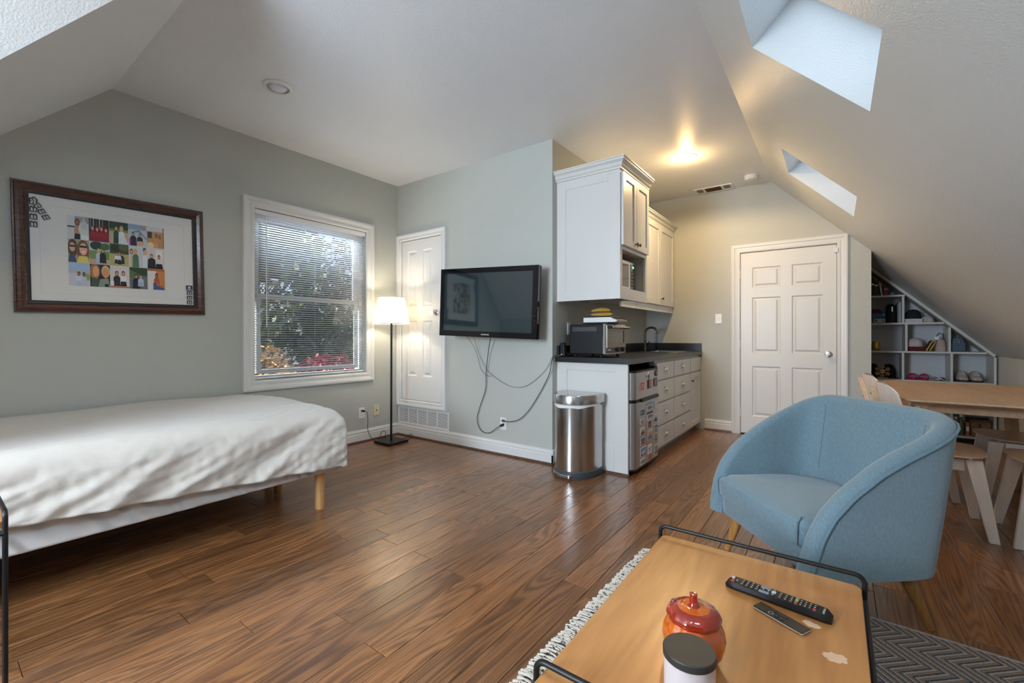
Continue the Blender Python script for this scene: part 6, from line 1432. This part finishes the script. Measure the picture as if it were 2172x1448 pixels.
# row 4
z = 0.632
cap('black cap in the corner of the fourth shelf by the wall', (0.360, 6.80, z), 0.062, 0.160, (0.012, 0.010, 0.010), -1.4, 0.05)
cap('black cap behind the wooden snowflake on the fourth shelf', (0.502, 6.80, z), 0.068, 0.160, (0.009, 0.009, 0.011), -0.9, 0.06)
t = thing('snowflake_ornament', 'wooden snowflake ornament on a stand in front of the black caps', 'ornament', (0.438, 6.655, z))
wd = wood('birch_ply', (0.42, 0.25, 0.13), (0.60, 0.40, 0.24), scale=8, axis=2, rough=0.5)
B(0.390, 0.490, 6.63, 6.68, z + .0006, z + 0.014).build('stand', wd, t, bevel=0.003)
g = G(); cz = z + 0.082
def bar(a, r0, r1, w, ox=0, oz=0):
    ca, sa = math.cos(a), math.sin(a); q = [(r0, -w), (r1, -w), (r1, w), (r0, w)]
    g.prism([(0.438 + ox + u * ca - v * sa, 6.650, cz + oz + u * sa + v * ca) for u, v in q], (0, 0.008, 0))
for k in range(6):
    a = math.pi / 6 + k * math.pi / 3; bar(a, 0, 0.072, 0.0055)
    for rr, ll in ((0.036, 0.026), (0.056, 0.020)):
        for sg in (-1, 1): bar(a + sg * math.pi / 3.4, 0, ll, 0.0045, rr * math.cos(a), rr * math.sin(a))
g.prism([(0.438 + 0.026 * math.cos(k * math.pi / 3), 6.6495, cz + 0.026 * math.sin(k * math.pi / 3)) for k in range(6)], (0, 0.009, 0))
g.build('snowflake', wd, t)
pk = clo('hot_pink_rubber', (0.50, 0.012, 0.085), rough=0.5)
for k, x_ in enumerate((0.705, 0.798)):
    t = thing('slide_sandal', ('hot pink slide sandal next to the shelf divider', 'hot pink slide sandal next to the sunglasses')[k], 'sandal', (x_, 6.74, z), 'pair of pink sandals')
    sole = [(x_ + 0.042 * (0.86 + 0.14 * math.cos(a * 2)) * math.cos(a), 6.745 + 0.118 * math.sin(a)) for a in [2 * math.pi * q / 28 for q in range(28)]]
    loft([[(a, b, z + .0006) for a, b in sole], [(a, b, z + 0.022) for a, b in sole]]).build('sole', pk, t, smooth=40)
    st_ = [[Vector((x_ + 0.043 * math.cos(a), y_, z + 0.018 + hh * math.sin(a))) for a in [math.pi * q / 14 for q in range(15)]] for y_, hh in ((6.655, 0.036), (6.69, 0.048), (6.73, 0.052))]
    g = G().add([p for r_ in st_ for p in r_], [(i * 15 + q, i * 15 + q + 1, i * 15 + 16 + q, i * 15 + 15 + q) for i in range(2) for q in range(14)]); o = g.build('strap', pk, t, smooth=60)
    md = o.modifiers.new('solid', 'SOLIDIFY'); md.thickness = 0.006
t = thing('eyeglasses', 'dark folded sunglasses with white arms beside the pink sandals', 'sunglasses', (0.905, 6.67, z))
for dx in (-0.028, 0.028): G().ell((0.910 + dx, 6.672, z + 0.020), 0.026, 0.006, 0.019, 16, 8).build('lens', 'gloss', t, smooth=60)
G().tube([(0.868, 6.676, z + 0.030), (0.890, 6.660, z + 0.024), (0.955, 6.655, z + 0.012)], 0.0028, 6).tube([(0.952, 6.676, z + 0.030), (0.925, 6.655, z + 0.022), (0.862, 6.65, z + 0.008)], 0.0028, 6).build('arm', 'whiteplastic', t)
shoe_m = mat('sneaker_mesh', (0.46, 0.40, 0.35), 0.85, var=0.6, vscale=40)
for k, x_ in enumerate((1.100, 1.205)):
    t = thing('sneaker', ('grey and beige lace-up sneaker next to the shelf divider', 'grey and beige lace-up sneaker next to the side board of the shelf')[k], 'shoe', (x_, 6.75, z), 'pair of sneakers')
    def sec_(y_, w_, h_, z0_): return [(x_ + w_ * math.cos(a), y_, z + z0_ + h_ * max(0.0, math.sin(a))) for a in [math.pi * q / 12 for q in range(13)]]
    secs = [sec_(6.616, .022, .026, .022), sec_(6.640, .040, .040, .022), sec_(6.680, .046, .055, .022), sec_(6.730, .046, .078, .022), sec_(6.780, .042, .092, .022), sec_(6.840, .040, .085, .022), sec_(6.872, .030, .070, .022)]
    g = G().add([p for r_ in secs for p in r_], [(i * 13 + q, i * 13 + q + 1, i * 13 + 14 + q, i * 13 + 13 + q) for i in range(6) for q in range(12)] + [tuple(range(13)), tuple(6 * 13 + q for q in range(12, -1, -1))]); g.build('upper', shoe_m, t, smooth=60)
    so = [(x_ + w_ * sg, y_) for sg, lst in ((1, ((.020, 6.612), (.044, 6.64), (.049, 6.69), (.046, 6.75), (.041, 6.82), (.030, 6.876))), (-1, ((.030, 6.876), (.041, 6.82), (.046, 6.75), (.049, 6.69), (.044, 6.64), (.020, 6.612)))) for w_, y_ in lst]
    loft([[(a, b, z + .0006) for a, b in so], [(a, b, z + 0.0225) for a, b in so]]).build('sole', clo('shoe_sole', (0.05, 0.03, 0.022)), t)
    for q in range(4): G().tube([(x_ - 0.024, 6.668 + q * 0.020, z + 0.066 + q * 0.009), (x_, 6.664 + q * 0.020, z + 0.079 + q * 0.0095), (x_ + 0.024, 6.668 + q * 0.020, z + 0.066 + q * 0.009)], 0.003, 5).build('lace', clo('lace_white', (0.62, 0.56, 0.50)), t)
# lower shelf seen under the table
z = 0.06
for x_, h_, col, lab in ((1.088, 0.215, (0.10, 0.12, 0.05), 'green glass bottle on the lowest shelf'), (1.045, 0.19, (0.30, 0.26, 0.10), 'yellowish bottle on the lowest shelf')):
    t = thing('bottle', lab, 'bottle', (x_, 6.68, z), 'bottles on the lowest shelf')
    G().lathe((x_, 6.68, z + .0006), [(0, 0), (0.024, 0), (0.026, 0.006), (0.026, h_ * .6), (0.012, h_ * .78), (0.011, h_ * .9), (0, h_ * .9)], 20).build('body', clo('bottle_glass', col, rough=0.1), t, smooth=50)
    G().cyl((x_, 6.68, z + h_ * .9 + .001), (x_, 6.68, z + h_ + .001), 0.013, n=14).build('cap', 'whiteplastic', t, smooth=40)
t = thing('small_carton', 'small pink carton on the lowest shelf', 'box', (1.130, 6.66, z)); B(1.118, 1.144, 6.64, 6.70, z + .0006, z + 0.14).build('carton', clo('pink_carton', (0.42, 0.16, 0.15)), t, bevel=0.002); B(1.120, 1.142, 6.6390, 6.6398, z + .05, z + 0.10).build('carton_label', 'whiteplastic', t)
t = thing('wicker_basket', 'brown wicker basket on the lowest shelf', 'basket', (1.225, 6.72, z))
wk = mat('wicker', (0.26, 0.14, 0.06), 0.8, var=0.5, vscale=50, bump=0.8, bscale=90)
loft([rrect(1.155, 1.300, 6.63, 6.85, 0.02, z + .0006), rrect(1.148, 1.308, 6.622, 6.858, 0.02, z + 0.155)]).build('body', wk, t)
loft([rrect(1.144, 1.3115, 6.617, 6.863, 0.02, z + 0.1555), rrect(1.146, 1.3105, 6.62, 6.86, 0.02, z + 0.178)]).build('rim', clo('wicker_dark', (0.12, 0.06, 0.03)), t)
B(1.21, 1.222, 6.612, 6.62, z + 0.10, z + 0.14).build('clasp', clo('clasp', (0.05, 0.03, 0.02)), t)

# ------------------------------------------------------------------ outside the window
GZ = -3.2
t = D.objects
struct(B(-60, -4.6, -40, 60, GZ - 0.1, GZ).build('ground', mat('lawn', (0.16, 0.16, 0.09), 0.9, var=0.4)))
leafm = {}
def leafmat(nm, col):
    m = mat(nm, col, 0.6, var=0.45, vscale=4); return m
def tree(label, x_, y_, h, r, col, n, trunk=True, rz=None, zc=None, leaf=0.10, seed=1, cat='tree', name='tree', gaps=0.0):
    q = random.Random(seed); t = thing(name, label, cat, (x_, y_, GZ), 'trees and shrubs outside the window')
    zc = zc if zc is not None else h - r; rz = rz or r
    bark = mat('bark', (0.10, 0.075, 0.055), 0.9, var=0.3)
    if trunk:
        g = G(); g.tube([(x_, y_, GZ), (x_ + .1, y_ + .05, GZ + (zc - GZ) * .5), (x_, y_, zc)], lambda u: 0.16 * (1 - 0.6 * u), 9)
        g.build('trunk', bark, t, smooth=60)
        g = G()
        for k in range(16):
            a = q.uniform(0, 2 * math.pi); e = q.uniform(-0.2, 1.0); d = Vector((math.cos(a) * math.cos(e), math.sin(a) * math.cos(e), math.sin(e)))
            p0 = Vector((x_, y_, zc - rz * q.uniform(0.1, 0.9))); g.tube([p0, p0 + d * r * .5, p0 + d * r * .95 + Vector((0, 0, .2))], lambda u: 0.045 * (1 - .8 * u) + .006, 6)
        g.build('branches', bark, t, smooth=60)
    g = G()
    for k in range(n):
        while True:
            p = Vector((q.uniform(-1, 1), q.uniform(-1, 1), q.uniform(-1, 1)))
            if p.length > 1: continue
            c = Vector((x_ + p.x * r, y_ + p.y * r, zc + p.z * rz))
            if gaps and noise.noise(c * 1.3 + Vector((seed, 0, 0))) < gaps: continue
            break
        d = Vector((q.gauss(0, 1), q.gauss(0, 1), q.gauss(0, 1))).normalized(); u = d.orthogonal().normalized(); v = d.cross(u); s = leaf * q.uniform(.6, 1.3)
        g.add([c - u * s, c + v * s * .45, c + u * s, c - v * s * .45], [(0, 1, 2, 3)])
    g.build('foliage', leafmat(name + '_leaf', col), t, recalc=False)
tree('tall dark green tree outside the left part of the window', -8.3, 3.55, 3.0, 1.15, (0.06, 0.085, 0.03), 4200, zc=2.6, rz=1.6, seed=2, gaps=-0.12)
tree('olive yellow tree outside beyond the dark green tree', -11.8, 4.4, 2.2, 1.5, (0.20, 0.19, 0.05), 3600, zc=1.9, rz=2.0, seed=3, gaps=-0.05)
tree('sparse brownish tree outside the right part of the window', -11.0, 7.3, 2.2, 1.5, (0.12, 0.10, 0.06), 2600, zc=1.9, rz=1.5, seed=4, gaps=0.0)
tree('dark leafy tree outside below the window rail', -9.6, 5.6, 1.5, 1.0, (0.05, 0.065, 0.03), 2400, zc=1.1, rz=0.85, seed=5, gaps=-0.02, leaf=0.08)
tree('tall thin tree far outside the window', -17, 10.5, 5, 2.4, (0.08, 0.09, 0.05), 3200, zc=2.6, rz=2.6, seed=6, leaf=0.14, gaps=0.04)
tree('red-leaved tree outside the bottom of the window', -6.9, 4.15, 0.5, 0.62, (0.28, 0.03, 0.04), 1300, zc=0.32, rz=0.50, seed=7, leaf=0.06, name='red_tree')
tree('tan dry shrub outside the lower corner of the window', -6.6, 2.95, 0.5, 0.45, (0.42, 0.24, 0.10), 1300, zc=0.45, rz=0.55, seed=8, leaf=0.06, cat='shrub', name='dry_shrub')
hs = thing('neighbour_house', 'pale house with a grey roof outside behind the trees', 'building', (-24, 12, GZ))
B(-28, -22, 4, 20, GZ, 2.0).build('wall', mat('pale_siding', (0.80, 0.74, 0.72), 0.8, var=0.05), hs)
G().prism([(-28.4, 3.6, 2.0), (-21.6, 3.6, 2.0), (-25, 3.6, 2.9)], (0, 16.8, 0)).build('roof', mat('roof_grey', (0.30, 0.28, 0.27), 0.9, var=0.2), hs)
for y_ in (6, 9, 12, 15, 18): B(-21.99, -21.95, y_, y_ + 1.0, 0.1, 1.4).build('window', 'gloss', hs)
